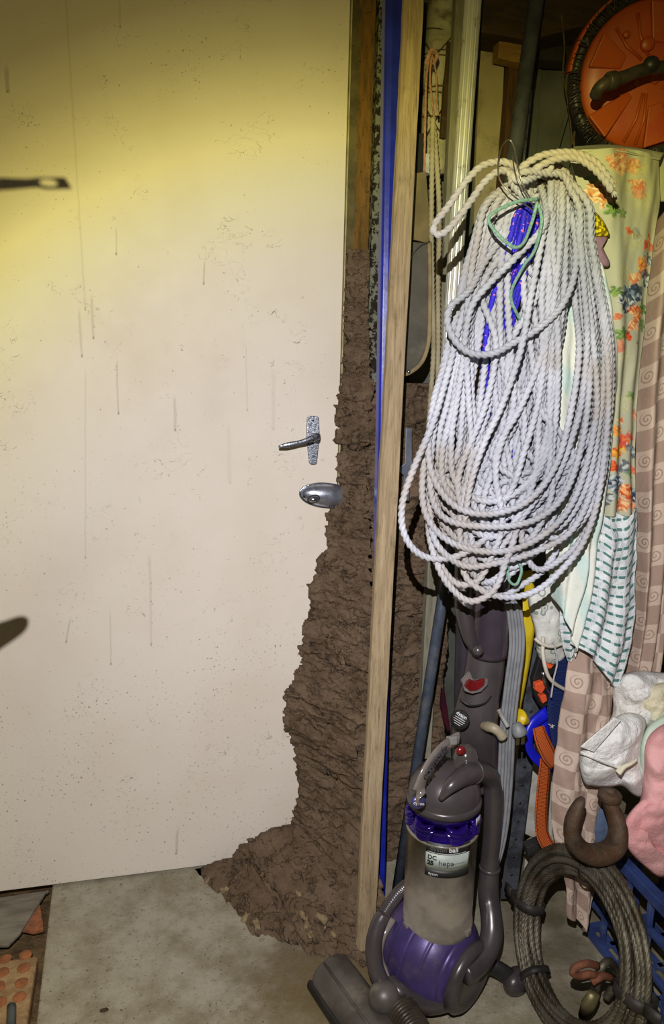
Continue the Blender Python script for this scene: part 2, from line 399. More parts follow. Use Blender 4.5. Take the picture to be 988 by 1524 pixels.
a=np.linspace(0,2*np.pi,61); Rm=np.array(Matrix.Rotation(math.radians(6),3,'Y'))
ring=np.stack([.0595*np.cos(a),-.003+0*a,.0265*np.sin(a)],1)@Rm.T+c; V,f=tube(ring,.0022,8,False); mk('rim',V,f,STEEL,lk)
c2=onY(467,743,-.021); V,f=ell(c2,.0105,.006,.0065,28,12,Matrix.Rotation(math.radians(-12),3,'Y')); mk('turn_knob',V,f,STEEL,lk)
a=np.linspace(0,2*np.pi,41); ring=np.stack([.013*np.cos(a),0*a,.0085*np.sin(a)],1)@np.array(Matrix.Rotation(math.radians(-12),3,'Y')).T+c2+np.array([0,.002,0]); V,f=tube(ring,.0016,8,False); mk('knob_ring',V,f,BLACKP,lk)
V,f=lathe([(.0025,0),(.0025,.003)],onY(452,739,-.012),(0,-1,0),14); mk('screw',V,f,BLACKP,lk)
# ================================================================ mud
def interp_px(L,Y):  # outline -> arrays (Z,X)
    P=pts(L,Y); o=np.argsort(P[:,2]); return P[o,2],P[o,0]
left=[(513,385),(511,430),(509,500),(508,545),(503,575),(501,590),(504,597),(497,602),(499,630),(500,640),(496,648),(495,655),(503,662),(500,680),(503,690),(496,697),(503,705),(504,720),(497,715),(500,740),(487,757),(484,765),(483,790),(484,815),(472,830),(468,850),(462,860),(456,870),(458,885),(460,905),(452,925),(450,940),(447,955),(440,965),(448,985),(436,1000),(434,1015),(420,1030),(423,1060),(418,1080),(430,1095),(436,1120),(440,1150),(443,1180),(434,1205),(432,1225),(398,1232),(375,1248),(350,1258),(345,1275),(318,1280),(300,1290),(283,1297)]
zz,xx=interp_px(left,0)
base=[(276,1335),(279,1349),(302,1348),(306,1368),(330,1373),(352,1383),(375,1392),(398,1390),(430,1399),(445,1408),(468,1421),(480,1425),(500,1424),(520,1430),(545,1438)]
Bp=np.array([onZ(a,b,0) for a,b in base])
MOUND_SK=[0]
def mound():
    dx=.0026; xs=np.arange(.0,.447,dx); zs=np.concatenate([np.linspace(-.002,.0,2),np.arange(.003,1.40,.0030)])
    X,Z=np.meshgrid(xs,zs); nz,nx=X.shape
    P=np.stack([X.ravel(),np.zeros(X.size),Z.ravel()],1)
    jag=pnoise(P,(60,60,90),4,2).reshape(X.shape)*.009
    xl=np.interp(Z,zz,xx); xl=np.where(Z<zz[0],xx[0],xl)
    d=X-xl+jag                                     # distance inside the outline on the door
    foot=np.interp(X+jag*1.5,Bp[:,0],-Bp[:,1],left=0,right=.36)*np.clip(d/.10,0,1)**.8
    
    s=np.clip(d,0,None)
    wall=.012*np.sqrt(np.clip(s/.012,0,1))+.16*(np.clip(s/.13,0,1))**1.35*np.clip((1.36-Z)/.25,.12,1)
    wallmax=np.clip(.03+.5*(1.36-Z),.02,.20); wall=np.minimum(np.minimum(wall,wallmax),.165)
    hz=np.interp(X,[0.0,.1,.2,.25,.3,.5],[.02,.05,.10,.16,.24,.30])
    k=np.clip(1-Z/hz,0,1); T=wall+(np.maximum(foot-wall,0))*(k**1.7)
    big=pnoise(P,(9,9,14),3,5).reshape(X.shape); med=pnoise(P,(34,34,48),5,9).reshape(X.shape); fin=pnoise(P,(120,120,150),3,4).reshape(X.shape)
    # shelving cracks: thin, mostly horizontal, with an overhanging upper lip
    q=pnoise(P,(9,9,22),4,21).reshape(X.shape); g=pnoise(P,(11,11,15),2,31).reshape(X.shape)
    crack=np.exp(-(q/.018)**2)*np.clip((g-.03)*9,0,1)
    q2=pnoise(P,(30,30,52),4,41).reshape(X.shape); g2=pnoise(P,(22,22,28),2,51).reshape(X.shape)
    crack2=np.exp(-(q2/.035)**2)*np.clip((g2-.08)*9,0,1)
    amp=np.clip(T/.03,0,1)
    lip=np.where(q>0,np.exp(-q/.12),0)*np.clip((g-.08)*9,0,1)
    T2=T+amp*(.020*big+.013*med+.006*fin+.009*lip)-np.minimum(T*.8,.04)*crack-np.minimum(T*.7,.018)*crack2
    T2=np.where(Z<.01,np.maximum(T2-.0,T*.98),T2)
    T2=np.where(T>0,np.maximum(T2,.003),0)
    keep=(d>0)&(T>.004)
    Y=-T2; Zd=Z-amp*.010*lip*np.clip(Z/.05,0,1)
    V=np.stack([X+amp*.003*med,Y,np.maximum(Zd,-.002)],-1)
    # faces where all four corners are inside
    idx=-np.ones(keep.shape,int); 
    fk=keep[:-1,:-1]&keep[1:,:-1]&keep[:-1,1:]&keep[1:,1:]
    i,j=np.nonzero(fk); a=i*nx+j
    Fc=np.stack([a,a+1,a+nx+1,a+nx],1)
    # skirt back to the door at the ragged rim
    V=V.reshape(-1,3); nV=len(V); B=V.copy(); B[:,1]=.001
    from collections import Counter
    E=np.concatenate([Fc[:,[0,1]],Fc[:,[1,2]],Fc[:,[2,3]],Fc[:,[3,0]]]); key=np.sort(E,1); u,inv,cnt=np.unique(key,axis=0,return_inverse=True,return_counts=True)
    be=E[cnt[inv.ravel()]==1]
    skirt=[(b,a_,a_+nV,b+nV) for a_,b in be]
    MOUND_SK[0]=len(skirt); V=np.vstack([V,B]); Fa=Fc.tolist()+skirt
    used=np.unique(np.concatenate([Fc.ravel(),np.array(skirt).ravel()])); mp=-np.ones(len(V),int); mp[used]=np.arange(len(used))
    return V[used],[[int(mp[v]) for v in q_] for q_ in Fa]
V,f=mound(); mo=mk('mud_mound',V,f,MUD,None,True); NSK_=len(f)-MOUND_SK[0]; mo.data.polygons.foreach_set('use_smooth',[i<NSK_ for i in range(len(f))])
tag(mo,'brown dried mud mound climbing the right edge of the door from the floor','mud')
# loose crumbs of mud and pale flakes lying on the mound foot
flk=simple('pale_flake',sr(150,132,100),sr(120,100,72),.9,0,80,.001)
def mud_panel():
    P0=onY(590,560,-.04); xs=np.arange(.436,.66,.003); zs=np.arange(0,onY(610,570,-.06)[2],.0035); X,Z=np.meshgrid(xs,zs); nz,nx=X.shape
    P=np.stack([X.ravel(),np.full(X.size,5.),Z.ravel()],1)
    big=pnoise(P,(8,8,12),3,5).reshape(X.shape); med=pnoise(P,(36,36,70),4,9).reshape(X.shape)
    q=pnoise(P,(9,9,22),4,21).reshape(X.shape); g=pnoise(P,(11,11,15),2,31).reshape(X.shape)
    crack=np.exp(-(q/.024)**2)*np.clip((g-.08)*9,0,1)
    T=.06+.03*np.clip(1-Z/.4,0,1)+.018*big+.009*med-.03*crack
    V=np.stack([X,-T+.02,Z],-1).reshape(-1,3); nV=len(V); B=V.copy(); B[:,1]=.13
    Fc=grid_faces(nx,nz); rim=[i for i in range(nx)]+[r*nx+nx-1 for r in range(1,nz)]+[(nz-1)*nx+i for i in range(nx-2,-1,-1)]+[r*nx for r in range(nz-2,0,-1)]
    Fc+=[(rim[(i+1)%len(rim)],rim[i],rim[i]+nV,rim[(i+1)%len(rim)]+nV) for i in range(len(rim))]
    V=np.vstack([V,B]); used=sorted({v for q_ in Fc for v in q_}); mp={v:i for i,v in enumerate(used)}
    return V[used],[[mp[v] for v in q_] for q_ in Fc]
V,f=mud_panel(); mo2=mk('mud_wall',V,f,MUD,None,True); tag(mo2,'brown dried mud packed against the wall to the right of the timber stud','mud')
for i,(a,b,s) in enumerate([(305,1310,.008),(337,1325,.009),(385,1268,.006),(400,1245,.007),(448,1290,.008),(445,1332,.007),(470,1358,.007),(452,1365,.009),(385,1378,.01),(360,1368,.008),(463,1392,.008),(437,1388,.007),(484,1300,.005),(500,1380,.006)]):
    # lie on the mound surface: cast along the view ray onto mesh
    pass
# ================================================================ blue frame + timber
tw=wood('weathered_timber',sr(180,160,128),sr(150,130,100),sr(100,82,58))
tb=onZ(548,1440,0); 
P0=onZ(523,1408,0); P1=onZ(549,1442,0); 
t0=onY(606,-40,-.27); t1=onY(633,-40,-.27)
tw_w=.040; 
nseg=60; Vt=[]; 
b0=onY(531,1412,-.335); b1=onY(557,1412,-.335)
b0[2]=b1[2]=0
nn=pnoise([(0,0,i*.05) for i in range(nseg+1)],8,3,3); nm=pnoise([(0,4,i*.05) for i in range(nseg+1)],20,3,8)
for i in range(nseg+1):
    t=i/nseg; l=b0+(t0-b0)*t; r=b1+(t1-b1)*t; l=l+np.array([.0012*nm[i],0,0]); r=r+np.array([.0008*nn[i],0,0])
    e=l+(r-l)*.2+np.array([0,-.004,0])
    Vt+=[l+np.array([0,.006,0]),e,r,r+np.array([.001,.022,0]),l+np.array([.001,.022,0])]
f=grid_faces(5,nseg+1,True)+[(0,1,2,3,4),tuple(range(nseg*5+4,nseg*5-1,-1))]
st=mk('timber_stud',Vt,f,tw,None,False,bevel=.0012); tag(st,'rough weathered timber stud standing upright between the two mud patches','timber')
tl=onY(574,-40,-.2); bl=onY(551,1352,-.212); bl[2]=0; 
V=[];ny=.03
for P,dz in ((bl,0),(tl,0)):
    for (dx_,dy_) in ((0,0),(.003,-.004),(.012,-.006),(.03,-.004),(.033,0),(.033,.02),(0,.02)): V.append((P[0]+dx_,P[1]+dy_,P[2]))
f=[(i,(i+1)%7,(i+1)%7+7,i+7) for i in range(7)]+[tuple(range(6,-1,-1)),tuple(range(7,14))]
bf=mk('blue_steel_bar',V,f,BLUEP,None,False,bevel=.002,seg=3); tag(bf,'blue painted steel door bar half hidden behind the timber stud','metal bar')
# ================================================================ floor corner left: brick, slate
bm_=M('old_brick',.9,0,.2); P=bm_.geo(); bm_.col(bm_.mix(bm_.noise(P,25,6,.7).smooth(.35,.65),sr(176,146,108),sr(140,112,80))); bm_.bump(bm_.noise(P,90,5),.003); bm_=bm_.m
orange=simple('orange_clay',sr(168,106,66),sr(128,80,50),.95,0,60,.002)
root=empty('brick',( -.31,-.28,-.045),'tan clay brick with two rows of orange core holes beside the concrete slab','brick')
ow=onZ(60,1405,-.01)
V,f=box((-.47,-.46,-.045),(-.245,-.185,-.012)); 
for v in range(len(V)):
    if V[v][0]>-.3: V[v]=(V[v][0]-V[v][1]*.03-.002,V[v][1],V[v][2])
mk('body',V,f,bm_,root,False,bevel=.006)
for a,b in [(38,1421),(35,1441),(32,1463),(29,1484),(8,1427),(4,1447),(-2,1468),(0,1492)]:
    c=onZ(a,b,-.012); V,f=lathe([(.0125,-.002),(.012,.0012),(.009,.0022),(.004,.003)],c,(0,0,1),18); V[:,:2]+=.0012*np.array([[mnoise.noise(Vector(v)*150),mnoise.noise(Vector(v)*150+Vector((9,9,9)))] for v in V]); mk('core_plug',V,f,orange,root)
slm=simple('grey_slate',sr(136,130,118),sr(104,98,86),.8,0,14,.002,stretch=(1,3,1))
O=[onZ(a,b,.0) for a,b in [(-90,1346),(-90,1400),(-20,1404),(12,1403),(30,1385),(52,1350),(68,1325),(73,1322)]]; V,f=prism(np.array(O)-np.array([0,0,.012]),(0,0,.008)); sl=mk('slate_slab',V,f,slm,None,False,bevel=.002); tag(sl,'grey slate slab tucked against the door bottom above the brick','slate')
orb=simple('broken_clay',sr(168,104,70),sr(120,78,52),.95,0,50,.003)
O=[onZ(a,b,-.02) for a,b in [(30,1388),(60,1350),(66,1388),(50,1392)]]; V,f=prism(O,(0,0,.01)); sl=mk('clay_shard',V,f,orb,None,False,bevel=.003); tag(sl,'broken orange clay shard between the grey slate and the slab edge','clay shard')
P=[onZ(17,1497,.004),onZ(16,1545,.004)]; V,f=tube(cat(P,n=6),.008,14); rod=mk('metal_rod',V,f,simple('blue_grey_metal',sr(92,100,104),sr(74,80,84),.4,.6),None,True); tag(rod,'short blue grey metal rod lying on the brick at the bottom left corner','rod')
# ================================================================ upright vacuum cleaner
FX=np.array([-.36,-.93,0]); FX/=np.linalg.norm(FX); RX=np.array([-FX[1],FX[0],0]) # toward viewer, to viewer's right
UP=np.array([0,0,1.])
bc=onY(640,1412,-.445); bc[2]=.096
vac=empty('vacuum_cleaner',(bc[0],bc[1],0),'grey and purple upright ball vacuum cleaner parked against the wall under the hanging rope','vacuum cleaner')
purple=simple('purple_plastic',sr(82,68,124),sr(56,46,90),.38,.3,14,.0004,.5,dirt=sr(88,76,110))
vivid=simple('translucent_violet',sr(48,24,132),sr(32,14,92),.12,.45,10,.0002,.8)
clearg=simple('hazy_clear_plastic',sr(138,130,124),sr(108,100,94),.15,.0,16,.0003,.8)
ax=RX*.80+FX*.58-UP*.08; ax/=np.linalg.norm(ax)                       # ball axle
prof=[];Rb=.094
for i in range(97):
    t=-1.25+2.5*i/96; r=Rb*math.cos(t); z=Rb*math.sin(t); k=(t/.36)%1.0
    if min(k,1-k)<.07: r-=.0016
    prof.append((r,z))
V,f=lathe(prof,bc,ax,64); mk('ball',V,f,purple,vac)
hubc=bc+ax*.078
V,f=lathe([(.056,-.004),(.066,0),(.066,.010),(.058,.018),(.050,.019),(.046,.014),(.02,.017),(.0,.018)],hubc,ax,48,False); mk('hub_disc',V,f,DARKPLASTIC,vac)
hl=bc-ax*.078; V,f=lathe([(.05,-.006),(.062,0),(.062,.012),(.03,.02),(.0,.021)],hl,-ax,40,False); mk('hub_disc',V,f,DARKPLASTIC,vac)
# louvre slots upper left of the ball
for k in range(4):
    a=.5+.13*k; P=[]
    for b in np.linspace(-.25,.2,8):
        d=-ax*math.sin(.72-.02*k)+(UP*math.sin(a+b*.0)+FX*math.cos(a+b*.0))*math.cos(.72)
        d=-ax*math.sin(.62+b)+(UP*math.sin(a+.35)+FX*math.cos(a+.35))*math.cos(.62+b); P.append(bc+d*(Rb+.0003))
    V,f=tube(P,.0022,8); mk('louvre_slot',V,f,BLACKP,vac)
# bin
ba=onY(650,1368,-.45); zb=ba[2]; zt=onY(657,1236,-.46)[2]; bcx=np.array([ba[0],ba[1],0]); RB=.0635
smoky=M('smoky_clear_bin',.22,0,.6); P=smoky.geo(); x,y,z=smoky.xyz(P)
nn_=smoky.noise(P,16,5,.6)
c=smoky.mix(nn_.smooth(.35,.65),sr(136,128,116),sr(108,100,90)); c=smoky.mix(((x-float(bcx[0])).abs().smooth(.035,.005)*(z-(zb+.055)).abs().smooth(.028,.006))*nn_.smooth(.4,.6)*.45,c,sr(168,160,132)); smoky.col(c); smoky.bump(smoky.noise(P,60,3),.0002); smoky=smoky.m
V,f=lathe([(.05,zb-.012),(.060,zb-.008),(RB+.001,zb),(RB+.001,zb+.012),(RB-.001,zb+.013),(RB,zt),(RB+.0015,zt),(RB+.0015,zt+.004)],bcx,UP,72,True); bn=mk('dust_bin',V,f,smoky,vac)
for s_ in (-1,1):
    d=FX*math.cos(s_*1.0)+RX*math.sin(s_*1.0); V,f=box((-.006,-.003,0),(.006,.003,.010)); V=np.array(V)@np.stack([np.cross(UP,d),d,UP]); mk('bin_catch',V+bcx+d*(RB+.002)+UP*(zb+.004),f,clearg,bn,False,bevel=.001)
def cyl(a,z,r=RB): return bcx+r*(FX*math.cos(a)+RX*math.sin(a))+UP*z
def patch(name,a0,a1,z0,z1,off,mat,parent,t=.0004):
    n=24; V=[cyl(a,z,RB+off) for z in (z0,z1) for a in np.linspace(a0,a1,n)]; f=grid_faces(n,2); return mk(name,V,f,mat,parent,True,solid=t)
zf=lambda py: onY(655,py,-.505)[2]
za,zb1,zc,zd=zf(1304),zf(1294),zf(1270),zf(1254)
A0,A1=-.45,.82
lab=patch('bin_label',A0,A1,zb1,zc,.0006,simple('pale_label',sr(176,186,178),sr(158,168,160),.5,0,30,0),vac); 
patch('label_band',A0,A1,zc,zd,.0008,BLACKINK,lab); patch('label_band',A0,A1,za,zb1,.0008,BLACKINK,lab)
def cyltext(txt,size,a,z,mat,off=.0013,bold=0,name='lettering',par_=lab):
    def b(V): return np.array([cyl(a+v[0]/RB,z+v[1],RB+off+v[2]) for v in V])
    return bez_text(name,txt,size,None,None,None,mat,par_,.0002,bend=b,bold=bold)
GREYINK=simple('grey_print',(.12,.12,.12),(.10,.10,.10),.5,0,40,0)
cyltext('dyson',.012,A0+.12,zc+.0055,GREYINK); cyltext('ball',.012,A0+.62,zc+.0055,WHITEINK,bold=.0002)
patch('fine_print',A0+.05,A0+1.15,zc+.0016,zc+.0024,.0013,WHITEINK,lab,.0002)
cyltext('DC',.011,A0+.06,zb1+.0195,BLACKINK,bold=.0003); cyltext('25',.011,A0+.06,zb1+.009,BLACKINK,bold=.0008); cyltext('hepa',.014,A0+.36,zb1+.0105,BLACKINK)
patch('fine_print',A0+.36,A0+1.15,zb1+.0065,zb1+.0073,.0013,GREYINK,lab,.0002); patch('fine_print',A0+.70,A0+1.1,zb1+.0135,zb1+.0142,.0013,GREYINK,lab,.0002); cyltext('dyson',.007,A0+.1,za+.003,WHITEINK)
# violet cyclone section with two scooped ducts
zp=zt+.002; zq=onY(657,1192,-.45)[2]-.002
V,f=lathe([(RB-.004,zp),(RB-.001,zp+.004),(.058,zp+.012),(.054,zp+.028),(.056,zq-.02),(.059,zq-.004),(.059,zq+.004)],bcx,UP,64); cy=mk('cyclone_body',V,f,vivid,vac)
for a in (-.62,.42,1.35,-1.5):
    for k,(dz,ln,rr_) in enumerate(((.030,.34,.0075),(.021,.38,.006),(.012,.30,.006))):
        P=[cyl(a+ln*t,zp+dz-.006+.010*t*t*(1),.057+.004*(1-t*t)) for t in np.linspace(-1,1,14)]
        V,f=tube(P,np.interp(np.linspace(-1,1,14),[-1,-.6,.6,1],[.002,rr_,rr_,.002]),10); mk('scoop',V,f,vivid,cy)
# cap ring and domed top
z0=zq
V,f=lathe([(.060,z0),(.066,z0+.002),(.067,z0+.010),(.065,z0+.014),(.061,z0+.016)],bcx,UP,64); mk('cap_ring',V,f,DARKPLASTIC,vac)
V,f=lathe([(.063,z0+.014),(.064,z0+.024),(.060,z0+.040),(.050,z0+.056),(.034,z0+.068),(.014,z0+.074),(.0,z0+.075)],bcx,UP,56,False); dome=mk('top_dome',V,f,DARKPLASTIC,vac)
tagm=simple('white_tag',sr(190,188,196),sr(170,168,180),.5); 
n=6; V=[cyl(a,z,.068) for z in (z0-.016,z0-.002) for a in np.linspace(.95,1.2,n)]; mk('rating_tag',V,grid_faces(n,2),tagm,vac,True,solid=.0005)
# intake duct on dome to the right elbow
P=cat(pts([(655,1190,-.515),(672,1168,-.515),(695,1152,-.49),(716,1148,-.455),(731,1160,-.44),(735,1185,-.44),(733,1240,-.44),(728,1300,-.44),(727,1335,-.45),(731,1362,-.47),(731,1392,-.49),(722,1420,-.51),(706,1440,-.53),(690,1450,-.54)]),n=90)
rr=np.interp(np.linspace(0,1,90),[0,.06,.14,.2,.55,.66,.72,.85,1],[.004,.013,.0185,.019,.0175,.018,.0195,.020,.017])
V,f=tube(P,rr,28); du=mk('side_duct',V,f,DARKPLASTIC,vac)
for t in (.19,.63):
    i=int(t*89); d=P[i+1]-P[i-1]; V,f=lathe([(rr[i]+.001,-.003),(rr[i]+.002,-.001),(rr[i]+.002,.002),(rr[i]+.001,.004)],P[i],d,28); mk('duct_collar',V,f,DARKPLASTIC,du)
# carry handle: clear arched bridge with print and release button
P=cat(pts([(622,1193,-.53),(624,1172,-.532),(634,1146,-.525),(650,1122,-.51),(668,1106,-.49),(682,1099,-.47)]),n=40)
V,f=tube(P,.0125,14,True,(1,.32),up=UP); 
T,A_,B_=frames(P)
hd=mk('carry_handle',V,f,clearg,vac)
V,f=tube(cat(pts([(664,1116,-.507),(655,1125,-.516),(643,1140,-.524),(636,1152,-.53)]),n=20),.0085,12,True,(1,.3),up=UP); mk('handle_inlay',V,f,DARKPLASTIC,hd)
o_=onY(654,1131,-.5365); ux=onY(646,1140,-.54)-onY(672,1108,-.52); ux/=np.linalg.norm(ux); nrm=CAM-o_; nrm/=np.linalg.norm(nrm); uy=np.cross(nrm,ux); uy/=np.linalg.norm(uy)
bez_text('lettering','dyson',.0155,onY(668,1112,-.530)-uy*.005,ux,uy,BLACKINK,hd); bez_text('lettering','DC25',.009,onY(645,1143,-.545)-uy*.004,ux,uy,BLACKINK,hd,bold=.0005)
V,f=box((-.010,-.004,-.008),(.010,.004,.008)); V=np.array(V)+onY(672,1102,-.49); mk('release_button',V,f,simple('grey_button',sr(150,148,144),sr(120,118,114),.5),hd,False,bevel=.003,seg=3)
V,f=ell(onY(622,1194,-.528),.013,.006,.012,24,12); bd=mk('handle_badge',V,f,simple('blue_badge',sr(96,92,150),sr(70,66,120),.3,.5),hd)
bez_text('lettering','dyson',.0075,onY(615,1197,-.5355),RX,UP,WHITEINK,bd)
red=simple('red_plastic',sr(124,26,30),sr(92,16,20),.25,0,20,0,.7)
V,f=ell(onY(686,1117,-.477),.009,.006,.008,20,10); mk('red_release',V,f,red,vac)
V,f=lathe([(.022,0),(.023,.02),(.018,.034),(.008,.04),(0,.041)],onY(692,1140,-.455),UP,32,False); mk('clear_lens_housing',V,f,simple('smoky_housing',sr(92,84,82),sr(74,68,66),.12,.1,20,0,.8),vac)
# spine: broad neck, sticker, red wedge, twin wands
YN=-.40
P=cat(pts([(709,1165,YN+.02),(706,1120,YN+.01),(706,1080,YN),(712,1040,YN),(720,1000,YN+.005),(724,960,YN+.01)]),n=50)
rr=np.interp(np.linspace(0,1,50),[0,.3,.5,.68,1],[.043,.044,.042,.037,.034]); V,f=tube(P,rr,36,True,(1,.8),up=RX); nk=mk('neck',V,f,DARKPLASTIC,vac)
P=cat(pts([(727,975,YN),(729,940,YN),(731,905,YN),(733,860,YN),(736,800,YN),(739,740,YN)]),n=40)
rr=np.interp(np.linspace(0,1,40),[0,.08,.2,1],[.0325,.033,.031,.030]); V,f=tube(P,rr,32); mk('wand',V,f,simple('violet_grey_plastic',sr(84,74,84),sr(66,58,68),.28,.35,12,.0002,.6),vac)
P=cat(pts([(712,972,YN-.03),(704,962,YN-.03),(696,940,YN-.028),(690,905,YN-.02),(690,870,YN-.01),(692,800,YN)]),n=40)
rr=np.interp(np.linspace(0,1,40),[0,.15,.4,1],[.006,.012,.016,.017]); V,f=tube(P,rr,24); mk('hose_wand',V,f,DARKPLASTIC,vac)
V,f=tube(cat(pts([(694,1150,-.36),(690,1050,-.36),(692,950,-.36),(696,840,-.36)]),n=20),.018,20); mk('rear_hose',V,f,simple('dark_hose',sr(48,44,52),sr(36,33,40),.5,.1),vac)
V,f=ell(onY(711,968,YN-.048),.0095,.0095,.0095,20,12); mk('pivot_knob',V,f,DARKPLASTIC,vac)
# cup: the front cradle with red wedge
YC=YN-.043
O=pts([(688,1015),(694,1008),(700,1001),(705,1013),(716,1014),(727,1011),(726,1020),(716,1030),(703,1033),(692,1029)],YC+.002)
V,f=prism(O,(0,.010,0)); mk('latch_surround',V,f,simple('smoky_surround',sr(124,114,112),sr(104,96,94),.2),nk,False,bevel=.0015)
O=pts([(691,1022),(698,1011),(709,1015),(723,1010),(721,1021),(711,1028),(700,1030)],YC-.002); V,f=prism(O,(0,.008,0)); mk('red_latch',V,f,red,nk,False,bevel=.003,seg=3)
P=cat(pts([(684,1040,YC+.012),(700,1050,YC),(722,1046,YC+.006),(735,1030,YC+.02)]),n=20); V,f=tube(P,.0016,8); mk('seam',V,f,BLACKP,nk)
# round sticker
sc_=onY(684,1071,YC-.0015); nr=CAM-sc_; nr/=np.linalg.norm(nr); nr=nr*.8+FX*.3-RX*.25; nr/=np.linalg.norm(nr)
V,f=lathe([(.0168,-.004),(.0168,.0005),(0,.0006)],sc_,nr,40,False); stc=mk('round_sticker',V,f,BLACKINK,nk)
sx=np.cross(UP,nr); sx/=np.linalg.norm(sx); sy=np.cross(nr,sx); a=-.35; sx,sy=sx*math.cos(a)+sy*math.sin(a),sy*math.cos(a)-sx*math.sin(a)
bez_text('lettering','dyson',.0085,sc_+nr*.001+sy*.006,sx,sy,WHITEINK,stc,align='CENTER',bold=.0001)
for i,wd in enumerate((.020,.022,.018,.012)):
    q=sc_+nr*.0010+sy*(.0016-i*.0036); V,f=prism([q-sx*wd/2,q+sx*wd/2,q+sx*wd/2+sy*.0007,q-sx*wd/2+sy*.0007],nr*.0003); mk('fine_print',V,f,WHITEINK,stc,False)
# cord hook + wrapped cord + plug
beige=simple('beige_hook',sr(158,148,126),sr(130,120,98),.5,0,30,.0004)
P=cat(pts([(712,1078,YC+.01),(726,1084,YC-.02),(738,1092,YC-.03),(748,1094,YC-.03)]),n=24); P=cat(pts([(719,1080,YC),(733,1083,YC-.025),(743,1090,YC-.03),(748,1097,YC-.03)]),n=24)
V,f=tube(P,np.interp(np.linspace(0,1,24),[0,.3,.7,1],[.007,.0095,.008,.009]),16); mk('cord_hook',V,f,beige,vac)
cordm=simple('grey_rubber_cord',sr(132,134,138),sr(108,110,114),.5,0,30,.0003)
cd_=empty('power_cord',(0,0,0),None,None); [cd_.pop(k) for k in list(cd_.keys())]; cd_.location=onY(750,1085,-.44).tolist(); par(cd_,vac); 
for k in range(5):
    dx=k*4.6-9; yk=-.445-.006*(k%2)
    P=cat(pts([(752+dx*.6,895-abs(dx)*.3,yk+.02),(760+dx*.8,898,yk),(766+dx,915,yk),(769+dx,960,yk),(762+dx,1020,yk),(755+dx,1085,yk),(752+dx,1150,yk),(747+dx*.9,1220,yk),(741+dx*.75,1262,yk),(735+dx*.45,1281+k*1.5,yk),(728,1287+k*1.2,yk+.01),(724,1270,yk+.02)]),n=120)
    V,f=tube(P,.0034,10); mk('cord_strand',V,f,cordm,cd_)
P=cat(pts([(742,1056,YC-.02),(748,1068,YC-.02),(756,1082,YC-.03)]),n=30); V,f=tube(P,np.array([.0035+.0008*(i%3==0) for i in range(30)]),10); mk('strain_relief',V,f,simple('light_grey_rubber',sr(150,150,148),sr(126,126,124),.5),cd_)
pl=onY(771,1085,-.47); V,f=lathe([(.002,-.012),(.008,-.010),(.013,.002),(.013,.010),(.009,.012)],pl,(.3,-.2,-.9),20); pg=mk('plug',V,f,cordm,cd_)
for s_ in (-1,1): V,f=box((-.003,-.0008,-.03),(.003,.0008,-.006)); V=np.array(V)+pl+np.array([s_*.005+.006,0,0]); mk('pin',V,f,simple('pin',sr(170,160,120),None,.3,.9),pg,False)
# lower left: ribbed hose + curved duct + yoke + wheel + cleaner head
P=cat(pts([(604,1318,-.40),(592,1330,-.42),(580,1346,-.44),(570,1362,-.455)]),n=80); V,f=tube(P,np.array([.0105+.0016*math.sin(i*1.25) for i in range(80)]),16); mk('ribbed_hose',V,f,DARKPLASTIC,vac)
P=cat(pts([(571,1360,-.455),(562,1378,-.46),(556,1405,-.47),(558,1435,-.48),(566,1458,-.49),(578,1476,-.50)]),n=50); V,f=tube(P,np.interp(np.linspace(0,1,50),[0,.08,.5,1],[.0120,.0135,.0150,.014]),24); mk('lower_duct',V,f,DARKPLASTIC,vac)
V,f=tube(cat(pts([(585,1368,-.44),(570,1395,-.455),(566,1425,-.46),(578,1455,-.47)]),n=30),.006,10); mk('side_rail',V,f,clearg,vac)
P=cat(pts([(582,1460,-.49),(592,1474,-.51),(612,1487,-.515),(640,1491,-.515),(668,1481,-.51),(690,1462,-.50)]),n=50)
for i in range(50): P[i,2]=max(P[i,2],.024)
V,f=tube(P,np.interp(np.linspace(0,1,50),[0,.3,.7,1],[.013,.018,.022,.012]),24); mk('yoke',V,f,DARKPLASTIC,vac)
wc=onZ(768,1460,.026); V,f=tube(cat([wc+np.array([-.055,.02,.030]),wc+np.array([-.03,.01,.02]),wc+np.array([-.005,0,.002])],n=14),.017,16,True,(1,.7)); mk('wheel_arm',V,f,BLACKP,vac)
V,f=ell(wc,.030,.022,.0245,28,18,Matrix.Rotation(.5,3,'Z')); mk('stabiliser_wheel',V,f,simple('dark_wheel',sr(74,68,68),sr(58,54,54),.3,.2),vac)
wl=onZ(632,1470,.03)
# cleaner head: long D-section floor nozzle running towards the viewer
h0=onZ(491,1440,.030); h1=onZ(585,1570,.030); dv=(h1-h0)/np.linalg.norm(h1-h0); sd=np.cross(dv,UP)
sec=[(-.046,-.026),(-.046,-.006),(-.040,.010),(-.026,.024),(-.006,.032),(.014,.032),(.030,.022),(.038,.006),(.040,-.026)]
Ls=np.linalg.norm(h1-h0); st_=np.r_[np.linspace(0,.02,6),np.linspace(.03,Ls,20)]
V=[]
for s_ in st_:
    k=math.sqrt(max(0,1-(1-min(s_/.02,1))**2))*.25+.75
    for a,b in sec: V.append(h0+dv*s_+sd*(-a)*k*1.0+UP*(b*(k if b>0 else 1)))
Fh=grid_faces(len(sec),len(st_),True)+[tuple(range(len(sec)-1,-1,-1)),tuple(range((len(st_)-1)*len(sec),len(st_)*len(sec)))]
hdm=mk('cleaner_head',V,Fh,DUSTY,vac,True,bevel=.002)
side=-1
